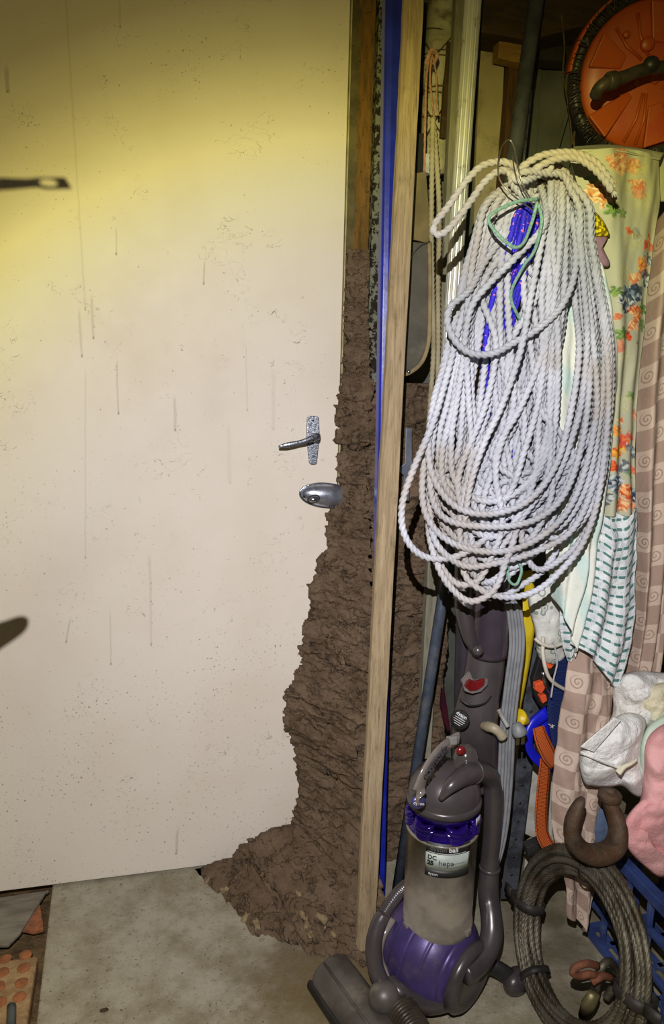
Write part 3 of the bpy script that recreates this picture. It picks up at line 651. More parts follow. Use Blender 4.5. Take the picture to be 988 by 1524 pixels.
# dark bumper strip on the outer lower edge
V,f=tube([h0+sd*(.046)+dv*(.004)-UP*.014,h0+sd*.047+dv*.1-UP*.014,h0+sd*.047+dv*Ls-UP*.014],.011,12,True,(1,.5),up=UP); mk('bumper_strip',V,f,BLACKP,hdm)
V,f=tube([h0+sd*(.020)+dv*(.012)+UP*.027,h0+sd*.020+dv*Ls+UP*.027],.0025,8); mk('ridge',V,f,DUSTY,hdm)
V,f=lathe([(.031,0),(.033,.006),(.031,.012)],h0+dv*.016-UP*.002,dv,28); mk('end_collar',V,f,DUSTY,hdm)
k0=onZ(572,1484,.075); V,f=ell(k0,.029,.027,.028,32,20); mk('swivel_cap',V,f,DUSTY,vac)
V,f=tube([onZ(588,1464,.06),onZ(606,1484,.055),onZ(612,1500,.05)],[.020,.021,.019],20); mk('swivel_neck',V,f,DUSTY,vac)
P=cat([onZ(594,1500,.060),onZ(606,1518,.058),onZ(622,1545,.055),onZ(640,1580,.052)],n=110); V,f=tube(P,np.array([.026+.0028*math.sin(i*.95) for i in range(110)]),28); mk('ribbed_hose',V,f,simple('dusty_black_hose',sr(70,62,52),sr(44,38,32),.35,.1),vac)

# ================================================================ rope coil
ropem=M('braided_rope',.85,0,.25); P=ropem.geo(); x,y,z=ropem.xyz(P)
c=ropem.mix(ropem.noise(P,7,5,.6).smooth(.35,.65),sr(196,198,208),sr(164,167,176)); c=ropem.mix(ropem.noise(P,5,5,.6).smooth(.5,.66)*.55,c,sr(160,146,126)); 
c=ropem.mix((z+ (ropem.noise(P,9,4)-.5)*.15).smooth(1.36,1.46)*.75,c,sr(176,162,130)); c=ropem.mix(ropem.noise(P,150,4,.7).smooth(.55,.75)*.35,c,sr(140,130,112)); ropem.col(c); ropem.bump(ropem.noise(P,900,2),.0006); ropem=ropem.m
RR=.0056; Y0=-.505
LE=np.array([(262,758),(300,722),(350,704),(400,688),(480,668),(560,652),(640,636),(700,624),(760,624),(820,632),(860,640),(900,660)],float)
RE=np.array([(262,850),(300,874),(350,880),(400,888),(450,898),(520,909),(620,908),(700,898),(760,882),(820,856),(860,830),(900,790)],float)
def lx(y): return np.interp(y,LE[:,0],LE[:,1])
def rx(y): return np.interp(y,RE[:,0],RE[:,1])
parts=[]
def addrope(P3,r=RR,step=.0024,pitch=.031,ph=None): 
    P=cat(P3,step=step); parts.append(twist(P,r,3,pitch,15,.52,ph=random.random()*6 if ph is None else ph))
def strand_pt(a,y,jy): return (lx(y)+a*(rx(y)-lx(y)),y,jy)
nl=38
for i in range(nl):
    t=i/(nl-1); 
    aL=.02+.46*((i*0.618)%1)**1.0; aR=1-.46*((i*.7548+.13)%1)
    yb=random.choice([random.uniform(742,800),random.uniform(770,842),random.uniform(805,868)])
    if i%5==0: yb=random.uniform(700,760)
    if i%9==4: yb=random.uniform(868,890)
    yL=Y0+.030-.055*random.random(); yR=Y0+.030-.055*random.random()
    dL=random.uniform(-.03,.10); dR=random.uniform(-.12,.04)
    if i%4==1: dL+=.22          # some strands wander across the middle
    if i%4==3: dR-=.30
    path=[(788+random.uniform(-9,9),262+random.uniform(-6,8),Y0+.01+random.uniform(-.012,.012))]
    ys=[300,360,430,510,600,680]
    topm=lambda y: np.clip((y-262)/60,0,1)
    for y in ys:
        if y>yb-130: break
        w=(y-300)/400; a=aL+dL*w**1.5+random.uniform(-.004,.004)
        # keep a slot open on the upper middle where the blue rope shows
        if 300<=y<=450: 
            ctr=.50 if y<380 else .38
            if abs(a-ctr)<.125 and i%4!=1: a=ctr-.125-random.random()*.1 if a<ctr else ctr+.125+random.random()*.1
        path.append(strand_pt(a,y,yL+random.uniform(-.004,.004)))
    wb_=(yb-300)/400; a1=np.clip(aL+dL*wb_,.02,.62); a2=np.clip(aR+dR*wb_,.38,.985)
    if a2-a1<.36: 
        m_=(a1+a2)/2; a1,a2=max(.02,m_-.20),min(.98,m_+.20)
    for f_,k_ in ((-95,-.02),(-42,.06),(-12,.25),(0,.5),(-12,.75),(-44,.94),(-98,1.02)):
        y=yb+f_; a=a1+(a2-a1)*k_; sk=random.uniform(-3,3)
        path.append((lx(y-20)+a*(rx(y-20)-lx(y-20))+sk*.5,y+sk,yL+(yR-yL)*k_-.006))
    up_=[]
    for y in ys:
        if y>yb-130: break
        w=(y-300)/400; a=aR+dR*w**1.5+random.uniform(-.004,.004)
        if 300<=y<=450:
            ctr=.50 if y<380 else .40
            if abs(a-ctr)<.125 and i%4!=3: a=ctr+.125+random.random()*.1
        up_.append(strand_pt(a,y,yR+random.uniform(-.004,.004)))
    path+=up_[::-1]
    path.append((828+random.uniform(-14,14),256+random.uniform(-5,8),Y0+.005))
    path.append((790+random.uniform(-10,8),256+random.uniform(-6,6),Y0+.018))
    addrope(pts(path))
def extend(path):
    path=list(path)
    def run(p):
        x,y,yy=p
        if y<305: return []
        a=min(.97,max(.03,(x-lx(y))/(rx(y)-lx(y)))); out=[]; q=y-70
        while q>300: out.append((float(lx(q)+a*(rx(q)-lx(q))),q,Y0+.02)); q-=80
        return out+[(768+a*60,272,Y0+.02),(800,268,Y0+.03)]
    return run(path[0])[::-1]+path+run(path[-1])
# hand-laid strands that stand out in front
Yf=Y0-.040
for path in [
 [(772,262,Yf+.01),(762,246,Yf),(742,241,Yf),(716,248,Yf),(692,272,Yf),(668,306,Yf),(648,332,Yf),(646,345,Yf),(656,349,Yf),(674,334,Yf),(700,300,Yf),(722,270,Yf),(746,254,Yf),(768,262,Yf+.01),(786,272,Yf+.02)],
 [(774,282,Yf),(784,262,Yf-.004),(806,246,Yf-.01),(832,236,Yf-.01),(858,236,Yf-.01),(880,248,Yf-.012),(898,266,Yf-.014),(911,285,Yf-.016)],
 [(764,272,Yf),(776,250,Yf),(800,234,Yf-.008),(826,228,Yf-.01),(856,228,Yf-.01),(884,240,Yf-.01),(903,262,Yf-.014),(912,280,Yf-.012)],
 [(786,300,Yf+.02),(760,270,Yf),(780,256,Yf-.014),(812,258,Yf),(838,262,Yf+.01),(852,290,Yf+.02)],
 [(756,256,Yf),(776,270,Yf-.015),(798,262,Yf),(822,250,Yf)],
 [(800,290,Yf+.03),(728,380,Yf+.025),(700,430,Yf+.01),(672,455,Yf),(666,480,Yf-.004),(678,508,Yf-.006),(702,526,Yf-.008),(734,526,Yf-.008),(768,508,Yf-.004),(800,490,Yf),(836,455,Yf+.01),(856,400,Yf+.02),(850,320,Yf+.03)],
 [(760,300,Yf+.03),(700,430,Yf+.03),(665,560,Yf+.02),(644,630,Yf),(616,696,Yf-.004),(599,748,Yf-.006),(600,790,Yf-.006),(618,820,Yf-.004),(648,832,Yf),(690,824,Yf+.004),(730,792,Yf+.02),(748,740,Yf+.03)],
 [(820,300,Yf+.02),(806,360,Yf),(790,440,Yf-.004),(775,520,Yf-.006),(748,600,Yf-.008),(720,660,Yf-.006),(700,720,Yf),(690,780,Yf+.01)],
 [(812,330,Yf),(770,380,Yf-.01),(725,425,Yf-.008),(700,460,Yf),(690,520,Yf+.01)],
 [(640,800,Yf+.02),(655,850,Yf),(680,884,Yf-.004),(705,895,Yf-.006),(735,878,Yf-.006),(752,838,Yf-.004),(768,790,Yf+.01)],
 [(690,850,Yf+.02),(720,880,Yf),(760,889,Yf-.006),(800,878,Yf-.006),(836,848,Yf-.004),(868,806,Yf),(890,740,Yf),(903,640,Yf+.01),(905,560,Yf+.015),(897,470,Yf+.02),(884,400,Yf+.02)],
 [(645,600,Yf+.02),(638,680,Yf),(655,730,Yf-.006),(690,760,Yf-.01),(740,764,Yf-.01),(790,742,Yf-.008),(828,690,Yf-.004),(850,610,Yf),(862,520,Yf+.01)],
 [(648,620,Yf+.02),(640,720,Yf),(660,770,Yf),(720,784,Yf-.002),(790,776,Yf-.004),(838,738,Yf),(866,660,Yf+.005),(878,560,Yf+.01)],
 [(630,700,Yf+.02),(632,760,Yf+.005),(660,800,Yf),(710,820,Yf),(770,816,Yf-.002),(826,782,Yf),(860,730,Yf+.005),(884,640,Yf+.01)],
 [(640,760,Yf+.02),(650,810,Yf),(690,842,Yf+.002),(740,838,Yf),(800,820,Yf),(850,790,Yf),(880,730,Yf+.01)],
 [(900,470,Yf+.03),(907,540,Yf+.02),(900,640,Yf+.02),(884,720,Yf+.02),(850,790,Yf+.02)],
]: addrope(pts(extend(path)))
V,f=join(*parts)
# recentre: rope is one continuous coil
rc=mk('rope_coil',V,f,ropem,None,True); tag(rc,'large hanging coil of off white laid rope with looped bottom','rope')
# grey shell on rope: cut ends frayed
fr=[]
for k in range(14):
    p=onY(911,283,Yf-.015); d=np.array([random.uniform(.2,1),random.uniform(-.4,.4),random.uniform(-1,-.3)]); d/=np.linalg.norm(d); fr.append(tube([p,p+d*.006,p+d*.011],[.0018,.0014,.0006],6))
V,f=join(*fr); mk('frayed_end',V,f,ropem,rc)
# wire hanger loops that carry the rope
wirem=simple('dull_wire',sr(150,144,138),sr(110,104,100),.35,.8)
P=cat(pts([(800,318,-.565),(775,300,-.575),(757,285,-.575),(744,268,-.57),(741,245,-.565),(747,218,-.56),(758,208,-.555),(766,222,-.56),(771,248,-.57),(778,275,-.572),(792,300,-.565)]),n=80); V,f=tube(P,.0011,8)
P2=cat(pts([(762,230,-.56),(768,262,-.575),(782,290,-.575),(803,318,-.565)]),n=40); v2=tube(P2,.0009,8); V,f=join((V,f),v2)
hk=mk('wire_hanger',V,f,wirem,None,True); tag(hk,'thin bent wire loop poking up through the neck of the white rope','wire')
# blue flecked rope coil inside
bl_=M('blue_flecked_rope',.6,0,.4); P=bl_.geo(); c=bl_.mix(bl_.noise(P,190,1,.5).smooth(.64,.68),sr(44,34,200),sr(214,120,150)); c=bl_.mix(bl_.noise(P,60,3).smooth(.55,.7)*.5,c,sr(22,18,110)); bl_.col(c); bl_.bump(bl_.noise(P,600,2),.001); bl_=bl_.m
parts=[]
for k in range(9):
    o=k*5.0-4; yk=-.505+.004*(k%3)
    parts.append(twist(cat(pts([(792+o*.3,330,yk+.01),(786+o*.15,306,yk-.02),(772+o*.9,310+abs(o-16)*.5,yk-.026),(764+o*.95,350,yk-.02),(750+o*.95,400,yk-.01),(738+o*.95,440,yk-.012),(730+o*.9,480,yk),(724+o,540,yk+.01),(722+o,600,yk+.02),(730+o,680,yk+.02),(740+o*1.2,760,yk+.02),(758,800,yk+.02)]),step=.005),.0046,6,.02,9,.15))
V,f=join(*parts); br=mk('blue_rope',V,f,bl_,None,True); tag(br,'blue rope with pink flecks bundled inside the white rope coil','rope')
# thin green cord
gm=simple('mint_cord',sr(140,176,158),sr(96,140,118),.8,0,300,.001)
P1_=cat(pts([(800,296,-.57),(770,300,-.575),(742,312,-.575),(727,324,-.578),(733,340,-.58),(748,356,-.58),(766,368,-.578),(780,360,-.575),(792,330,-.57),(798,306,-.57)]),step=.004); P2_=cat(pts([(800,300,-.572),(806,330,-.566),(796,372,-.562),(778,398,-.55),(760,440,-.53),(776,480,-.52)]),step=.004)
P3_=cat(pts([(755,830,-.53),(757,862,-.53),(768,870,-.53),(776,850,-.53),(772,836,-.52)]),step=.004)
V,f=twist(P3_,.0026,3,.012,9,.3); tag(mk('green_cord',V,f,gm,None,True),'short mint green cord loop hanging at the bottom of the rope coil','cord')
V,f=twist(np.vstack([P1_,P2_]),.0027,3,.012,9,.3); g_=mk('green_cord',V,f,gm,None,True); tag(g_,'thin mint green cord looped over the blue rope at the coil neck','cord')
# ================================================================ wall side between stud and rope
def bar2(name,a,b,w,t,mat,label,cat_,Y0=None,bev=.0015,face=None,**k):
    """plank whose front face runs from point a=(px,py,Y) to b, width w metres, thickness t into the room's back"""
    A=onY(*a);B=onY(*b); V=[]
    for P in (A,B): V+=[P+np.array([-w/2,0,0]),P+np.array([w/2,0,0]),P+np.array([w/2,t,0]),P+np.array([-w/2,t,0])]
    o=mk(name,V,[(0,1,2,3),(4,7,6,5),(0,4,5,1),(1,5,6,2),(2,6,7,3),(3,7,4,0)],mat,k.get('parent'),False,bevel=bev)
    if label: tag(o,label,cat_)
    return o
pipe_m=simple('dirty_white_pipe',sr(176,172,146),sr(140,134,108),.55,0,16,.001,dirt=sr(96,84,56))
pr=empty('drain_pipe',onY(655,210,.0),'dirty off white pipe bound with cords at the top behind the timber stud','pipe')
P=cat(pts([(662,-60,.03),(659,20,.03),(655,70,.03)]),n=20); V,f=tube(P,.033,32); mk('upper_pipe',V,f,pipe_m,pr)
P=cat(pts([(655,66,.032),(650,100,.032),(646,150,.035),(645,260,.04)]),n=20); V,f=tube(P,[.031]*6+[.027]*14,32); mk('lower_pipe',V,f,simple('stained_wrap',sr(190,184,160),sr(150,142,116),.8,0,20,.004,dirt=sr(90,78,56)),pr)
strm=simple('brown_string',sr(92,76,52),sr(64,52,36),.9,0,120,.001)
for k,(y0,y1) in enumerate([(48,56),(84,80),(90,96),(140,138),(147,150),(180,186)]):
    c=onY(651,(y0+y1)/2,.033); a=np.linspace(0,2*np.pi,41); V,f=tube(np.stack([c[0]+.034*np.cos(a),c[1]+.034*np.sin(a),c[2]+.004*np.sin(a+k)+(y0-y1)*.0006*np.cos(a)],1),.0013,6,False); mk('binding_cord',V,f,strm,pr)
for a_,b_ in (((632,158),(660,205)),((660,158),(632,205)),((632,60),(645,85)),((672,55),(648,82))):
    V,f=tube([onY(*a_,-.003),onY((a_[0]+b_[0])/2,(a_[1]+b_[1])/2,-.006),onY(*b_,-.003)],.0012,6); mk('binding_cord',V,f,strm,pr)
bar2('grey_post',(692,-60,-.03),(632,1130,-.10),.030,.02,wood('grey_timber',sr(150,146,128),sr(124,120,102),sr(96,90,72),(10,10,1)),'flat grey weathered batten running down behind the aluminium pole','batten')
bar2('dark_batten',(676,-60,.0),(660,205,.0),.012,.015,wood('dark_timber',sr(84,62,38),sr(60,44,28),sr(40,30,20)),'narrow dark brown batten between the bound pipe and the grey batten','batten')
bar2('pale_sheet',(734,50,.06),(712,620,.04),.058,.012,simple('fibre_cement',sr(168,156,122),sr(148,136,102),.85,0,6,.0006,dirt=sr(128,116,84)),'pale beige sheet panel standing between the aluminium pole and the brown post','panel')
bar2('brown_post',(772,60,.04),(756,300,.02),.036,.03,wood('brown_timber',sr(88,60,32),sr(62,42,24),sr(38,26,16)),'dark brown timber post behind the grey pole','post')
bar2('wood_block',(742,76,.0),(779,91,.0),.0,.05,None,None,None) if 0 else None
V,f=prism(pts([(743,58),(786,68),(786,97),(741,86)],.005),(0,.03,0)); wbk=mk('wood_block',V,f,wood('raw_pine',sr(150,116,62),sr(124,92,46),sr(84,60,30),(1.5,10,14)),None,False,bevel=.002); tag(wbk,'short raw pine block end on top of the pale panel','wood block')
V,f=prism(pts([(700,-60),(1100,-60),(1100,20),(860,40),(790,60),(716,48)],-.02),(0,.16,0)); sh=mk('shelf_board',V,f,wood('dark_shelf',sr(74,56,36),sr(52,40,26),sr(30,24,16),(1.5,8,8)),None,False,bevel=.002); tag(sh,'dark brown shelf board along the top right behind the pipes','shelf')
V,f=prism(pts([(796,62),(880,66),(880,92),(796,88)],.08),(0,.05,0)); sh=mk('metal_beam',V,f,simple('black_beam',sr(60,56,48),sr(40,38,32),.6,.4,20,.001),None,False,bevel=.002); tag(sh,'dark rail across the corrugated steel under the shelf board','rail')
# poles
alum=M('fluted_aluminium',.42,.65,.5); P=alum.geo(); alum.col(alum.mix(alum.noise(P,40,5).smooth(.55,.72),sr(232,232,226),sr(180,174,160))); alum=alum.m
A=onY(708,-60,-.17); B=onY(652,760,-.17); P=np.array([A+(B-A)*t for t in np.linspace(0,1,30)]); seg=72; T,Aa,Bb=frames(P); th=np.linspace(0,2*np.pi,seg,endpoint=False); rr=.0155*(1-.05*(np.cos(th*18)>.2)); V=(P[:,None]+rr[None,:,None]*(np.cos(th)[None,:,None]*Aa[:,None]+np.sin(th)[None,:,None]*Bb[:,None])).reshape(-1,3)
po=mk('aluminium_pole',V,grid_faces(seg,30,True)+[list(range(seg-1,-1,-1)),list(range(29*seg,30*seg))],alum,None,False); tag(po,'bright fluted aluminium pole leaning left of the white rope','pole')
V,f=tube([onY(806,-60,-.12),onY(764,240,-.14),onY(690,900,-.2)],.0150,32); po=mk('steel_pipe',V,f,simple('blue_grey_steel',sr(104,108,112),sr(78,80,82),.35,.5,30,.0004),None,True); tag(po,'blue grey round steel pipe rising behind the rope neck to the shelf','pipe')
A=onY(660,880,-.17); B=onY(588,1345,-.21); V,f=tube([onY(672,800,-.165),A,B],.0118,28); po=mk('conduit_pipe',V,f,simple('slate_blue_conduit',sr(98,108,124),sr(76,84,98),.38,.35,30,.0005,dirt=sr(120,122,124)),None,True); tag(po,'slim blue grey conduit pipe leaning between the mud wall and the vacuum cleaner','pipe')
V,f=tube([onY(790,135,-.08),onY(780,235,-.08),onY(776,300,-.08)],.0032,10); po=mk('bright_rod',V,f,STEEL,None,True); tag(po,'thin bright metal rod just right of the blue grey steel pipe','rod')
for i,(a,b,r,lb) in enumerate([((877,180),(871,235),.002,'thin bright rod left of the flat bright strip under the orange disc'),((886,180),(884,240),.006,'flat bright metal strip under the orange disc left of the floral curtain'),((894,200),(893,240),.003,'short bright rod right of the flat bright strip under the orange disc')]):
    V,f=tube([onY(*a,-.05),onY(*b,-.05)],r,10,True,(1,.5)); tag(mk('metal_strip',V,f,simple('bright_strip%d'%i,sr(214,208,190),sr(150,144,124),.35,.6,30,.0005),None,True),lb,'metal strip')
# wires
for i,(L,r,lb) in enumerate([([(850,138),(838,180),(824,228)],.0012,'thin pale wire slanting left from the bristle disc edge to the rope'),([(850,138),(857,180),(846,230)],.0012,'thin pale wire dropping steeply from the bristle disc edge to the rope'),([(835,20),(840,70),(838,110),(846,160),(852,215)],.0016,'thin dark cable hanging down the corrugated steel'),([(868,180),(856,195),(854,225)],.0016,'short brown curved wire under the left edge of the bristle disc')]):
    V,f=tube(cat(pts(L,-.06-.02*i),n=30),r,8); tag(mk('wire',V,f,wirem if i<2 else strm,None,True),lb,'wire')
# dark panel with rounded lower right corner and tan rim
dp=empty('rounded_panel',onY(600,565,-.14),'dark grey board with a rounded lower corner and tan rim behind the stud','board')
O=[(570,355),(638,362),(639,420),(638,490),(634,520),(625,540),(612,552),(598,557),(570,558)]
V,f=prism(pts(O,-.14),(0,.02,0)); mk('panel',V,f,simple('dark_grey_sheet',sr(92,88,76),sr(70,68,58),.6,0,10,.0004,dirt=sr(104,98,84)),dp,False,bevel=.002)
P=cat(pts([(639,360),(640,420),(639,492),(635,521),(626,541),(612,553),(598,558),(575,559)],-.145),n=60); V,f=tube(P,.0042,10,True,(1,.5)); mk('rim',V,f,simple('tan_rim',sr(150,134,98),sr(120,104,72),.7),dp)
V,f=lathe([(.0035,0),(.0035,.002),(.001,.003)],onY(608,553,-.149),(0,-1,0),14); mk('rivet',V,f,STEEL,dp)
V,f=prism(pts([(590,262),(634,255),(640,330),(638,362),(590,350)],-.115),(0,.006,0)); cb=mk('card_sheet',V,f,simple('brown_card',sr(126,112,76),sr(104,92,62),.85,0,18,.001),None,False,bevel=.001); tag(cb,'brown card sheet above the dark rounded board behind the stud','card')
V,f=prism(pts([(590,195),(632,198),(630,262),(590,262)],-.10),(0,.05,0)); cb=mk('black_box',V,f,BLACKP,None,False,bevel=.002); tag(cb,'small black box behind the stud above the brown card sheet','box')
V,f=prism(pts([(633,228),(642,231),(641,258),(632,256)],-.105),(0,.02,0)); cb=mk('paper_tag',V,f,simple('white_paper',sr(200,202,206),sr(160,164,170),.8),None,False); tag(cb,'small white paper tag beside the pink cord','tag')
glm=simple('pale_steel_strap',sr(150,158,176),sr(118,124,140),.3,.6,20,.0004)
O=[(604,637),(613,637),(613,686),(616,694),(614,702),(610,712),(609,745),(600,745),(601,708),(594,700),(596,695),(603,689)]
V,f=prism(pts(O,-.095),(0,.004,0)); cb=mk('steel_strap',V,f,glm,None,False,bevel=.0008); tag(cb,'pale steel strap hinge fixed on the mud wall right of the stud','hinge')
# pink cord, tan laid rope
pk=simple('pink_cord',sr(196,150,122),sr(160,116,92),.9,0,200,.001)
V,f=join(twist(cat(pts([(641,78,-.10),(635,110,-.105),(633,170,-.105),(631,264,-.105)]),step=.004),.0026,3,.010,8,.3),twist(cat(pts([(642,84,-.10),(640,120,-.1),(646,178,-.10)]),step=.004),.0022,3,.010,8,.3),twist(cat(pts([(643,82,-.10),(649,110,-.1),(650,150,-.10),(652,172,-.10)]),step=.004),.0022,3,.010,8,.3),twist(cat(pts([(634,95,-.10),(642,74,-.11),(650,82,-.10),(645,96,-.10)]),step=.004),.0045,3,.012,8,.3)); pc=mk('pink_twine',V,f,pk,None,True); tag(pc,'frayed pink twine hung from a knot on the bound pipe','cord')
tr=M('tan_rope',.9,0,.2); P=tr.geo(); tr.col(tr.mix(tr.noise(P,14,5).smooth(.35,.7),sr(176,166,138),sr(138,128,102))); tr=tr.m
V,f=join(twist(cat(pts([(644,176,-.12),(643,240,-.12),(642,330,-.12),(643,420,-.13),(645,520,-.14),(640,600,-.15),(634,680,-.16)]),step=.0035),.0058,3,.032,10,.4),twist(cat(pts([(645,180,-.115),(651,260,-.115),(654,330,-.115),(652,420,-.12),(652,520,-.13),(650,620,-.14)]),step=.0035),.0058,3,.032,10,.4)); pc=mk('tan_rope',V,f,tr,None,True); tag(pc,'doubled tan laid rope hanging straight down beside the grey batten','rope')
V,f=tube(cat(pts([(640,359,-.15),(625,366,-.15),(612,382,-.15),(607,410,-.15)]),n=20),.0010,6); tag(mk('wire',V,f,wirem,None,True),'thin curved pale wire crossing the dark rounded board','wire')
# maroon flake and dark post behind vacuum
O=[(658,1025),(662,1028),(667,1060),(670,1085),(667,1090),(661,1075),(656,1050)]; V,f=prism(pts(O,-.105),(0,.01,0)); tag(mk('maroon_rag',V,f,cloth_mat('maroon_cloth',sr(70,18,34),sr(50,12,24)),None,False,bevel=.002),'small maroon rag caught on the mud wall left of the vacuum neck','rag')
# ================================================================ orange brush head
oc=onY(966,112,-.30); on=np.array([-.28,-.93,-.22]); on/=np.linalg.norm(on)
oh=empty('sweeper_head',oc-np.array([0,0,.17]),'round orange sweeper head with black bristle rim at the top right corner','sweeper')
om=simple('orange_plastic',sr(172,76,14),sr(144,58,10),.42,0,8,.0003,.5,dirt=sr(168,60,18))
e1=np.cross(UP,on); e1/=np.linalg.norm(e1); e2=np.cross(on,e1)
def od(a,r,h=0): return oc+r*(math.cos(a)*e1+math.sin(a)*e2)+on*h
ORr=.118
V,f=lathe([(ORr,-.03),(ORr,-.004),(ORr-.004,.0),(.09,.004),(.05,.008),(0,.010)],oc,on,72,False); dk=mk('disc',V,f,om,oh)
V,f=lathe([(ORr+.010,-.034),(ORr+.018,-.02),(ORr+.019,.004),(ORr+.010,.010),(ORr,.004)],oc-on*.012,on,90,False); mk('rim_housing',V,f,BLACKP,oh)
def arc(a0,a1,r0,r1,h0,h1,n=14,t=.004):
    top=[od(a,r1,h1) for a in np.linspace(a0,a1,n)]+[od(a,r0,h0) for a in np.linspace(a1,a0,n)]
    return prism(top,-on*t)
outerR=.142
aa=np.linspace(math.radians(50),math.radians(178),40)
V=[];
for a in aa: V+= [od(a,outerR-.004,.006),od(a,outerR,.004),od(a,outerR,-.04),od(a,outerR-.004,-.04)]
mk('guard_band',V,grid_faces(4,40,True),om,oh,True)
bmsh=[]
for k in range(420):
    a=random.uniform(0,2*math.pi); r0=ORr+.002+random.uniform(0,.006); h=random.uniform(-.006,.012); r1=ORr+.020+random.uniform(-.002,.006)
    bmsh.append(tube([od(a,r0,h),od(a+random.uniform(-.05,.05),r1,h+random.uniform(-.004,.012))],[.0011,.0008],4,False))
V,f=join(*bmsh); tag(mk('bristles',V,f,simple('black_bristle',(.02,.018,.016),(.05,.045,.04),.35),oh),kind='stuff')
# raised paddles and ribs on the disc
for a0,a1,r0,r1,h in ((2.55,3.05,.055,.112,.020),(3.72,4.12,.045,.122,.024),(1.2,1.75,.05,.112,.016),(4.75,5.3,.05,.118,.02)):
    P_=[od(a0,r1,h),od(a1,r1,h),od(a1-.05,r0,.012),od(a0+.05,r0,.012)]; V,f=prism(P_,-on*.012); mk('paddle',V,f,om,dk,False,bevel=.002)
for a,r0,r1 in ((2.3,.03,.10),(3.4,.03,.1),(4.4,.03,.112),(4.6,.03,.112),(1.9,.03,.1),(.9,.03,.1),(5.6,.03,.1)):
    V,f=tube([od(a,r0,.011),od(a+.12,(r0+r1)/2,.008),od(a+.05,r1,.004)],.0028,8); mk('rib',V,f,om,dk)
def boss(px,py,r,h,mat,nm='screw_boss'):
    p=onY(px,py,-.31); d=p-oc; d-=on*(d@on); V,f=lathe([(r,0),(r,h),(r*.8,h+.002),(0,h+.002)],oc+d+on*.008,on,28,False); return mk(nm,V,f,mat,dk)
boss(961,67,.0115,.010,om); boss(933,51,.006,.004,om); boss(951,122,.006,.004,om); boss(974,118,.008,.006,om)
arm=simple('grimy_grey_tube',sr(74,66,54),sr(50,44,36),.5,.2,30,.001)
P=cat(pts([(886,142,-.37),(892,131,-.385),(905,122,-.39),(930,114,-.39),(960,103,-.39),(1000,98,-.39),(1050,90,-.39)]),n=60); V,f=tube(P,np.interp(np.linspace(0,1,60),[0,.1,1],[.010,.0105,.009]),20); am=mk('tube_arm',V,f,arm,oh)
V,f=lathe([(.013,-.008),(.014,-.006),(.014,.006),(.013,.008)],onY(910,120,-.39),(1,0,.3),20); mk('clamp',V,f,arm,am)
V,f=ell(onY(969,96,-.395),.014,.012,.013,24,14); mk('pivot_ball',V,f,BLACKP,am)
# ================================================================ cloths
def hashv(i,j,k): 
    s_=np.sin(i*127.1+j*311.7+k*74.7)*43758.5453; return s_-np.floor(s_)
sage=np.array(sr(182,182,156)); 
SL=np.array([(222,846),(300,868),(400,884),(500,896),(620,900),(700,896),(752,890)],float); SR=np.array([(222,982),(300,985),(340,978),(420,968),(520,957),(640,947),(772,948)],float)
def lxs(y): return np.interp(y,SL[:,0],SL[:,1])
def rxs(y): return np.interp(y,SR[:,0],SR[:,1])
PAL={'o':[sr(226,122,58),sr(240,168,110),sr(206,84,44),sr(246,204,150)],'n':[sr(70,84,104),sr(120,136,150),sr(196,204,200),sr(52,62,84)],'g':[sr(96,136,54),sr(130,166,70),sr(70,108,60)],'c':[sr(236,196,140),sr(222,160,96),sr(244,216,170),sr(180,108,60)],'r':[sr(214,62,40),sr(236,110,50)],'p':[sr(212,206,140),sr(196,190,110)],'y':[sr(240,190,70),sr(236,150,60),sr(214,90,50)]}
CL=[(908,240,20,'o',.7),(932,244,14,'o',.7),(948,248,10,'p',.7),(925,262,20,'p',.4),(938,268,11,'o',.7),(944,282,9,'r',.5),(950,294,16,'p',.4),(884,284,19,'c',1),(878,262,12,'g',.6),(900,308,13,'g',.9),(916,312,9,'g',.8),(925,340,7,'r',1),(937,342,8,'n',.5),(930,352,16,'p',.5),
 (965,342,7,'o',1),(958,352,8,'r',.9),(966,368,11,'n',.9),(960,384,13,'o',.9),(950,380,8,'y',.9),(966,398,15,'n',.9),(940,405,11,'o',.8),(922,402,18,'p',.5),(926,436,19,'n',1),(946,424,14,'n',1),(906,424,10,'g',.9),(942,452,13,'o',1),(936,470,11,'o',.9),(958,442,11,'g',1),(956,466,12,'g',.8),(916,486,13,'g',.9),(929,491,8,'r',1),(908,462,6,'o',.8),(921,520,10,'p',.6),(911,505,9,'r',.6),
 (938,578,9,'g',.8),(930,592,14,'p',.5),(945,604,9,'o',.7),(921,618,7,'o',.9),(912,634,9,'y',.9),(926,650,10,'r',.9),(916,668,12,'y',1),(908,690,9,'r',1),(926,690,10,'n',.8),(936,640,9,'r',.8),(942,660,12,'n',.8),(942,690,9,'r',.8),(936,700,10,'g',.7),(910,716,17,'n',1),(930,730,14,'o',1),(944,728,12,'n',1),(918,750,12,'o',.9),(900,742,10,'n',.8),(938,752,10,'o',.8),(950,380,6,'y',1),(972,350,6,'r',.8),(947,498,7,'g',.6)]
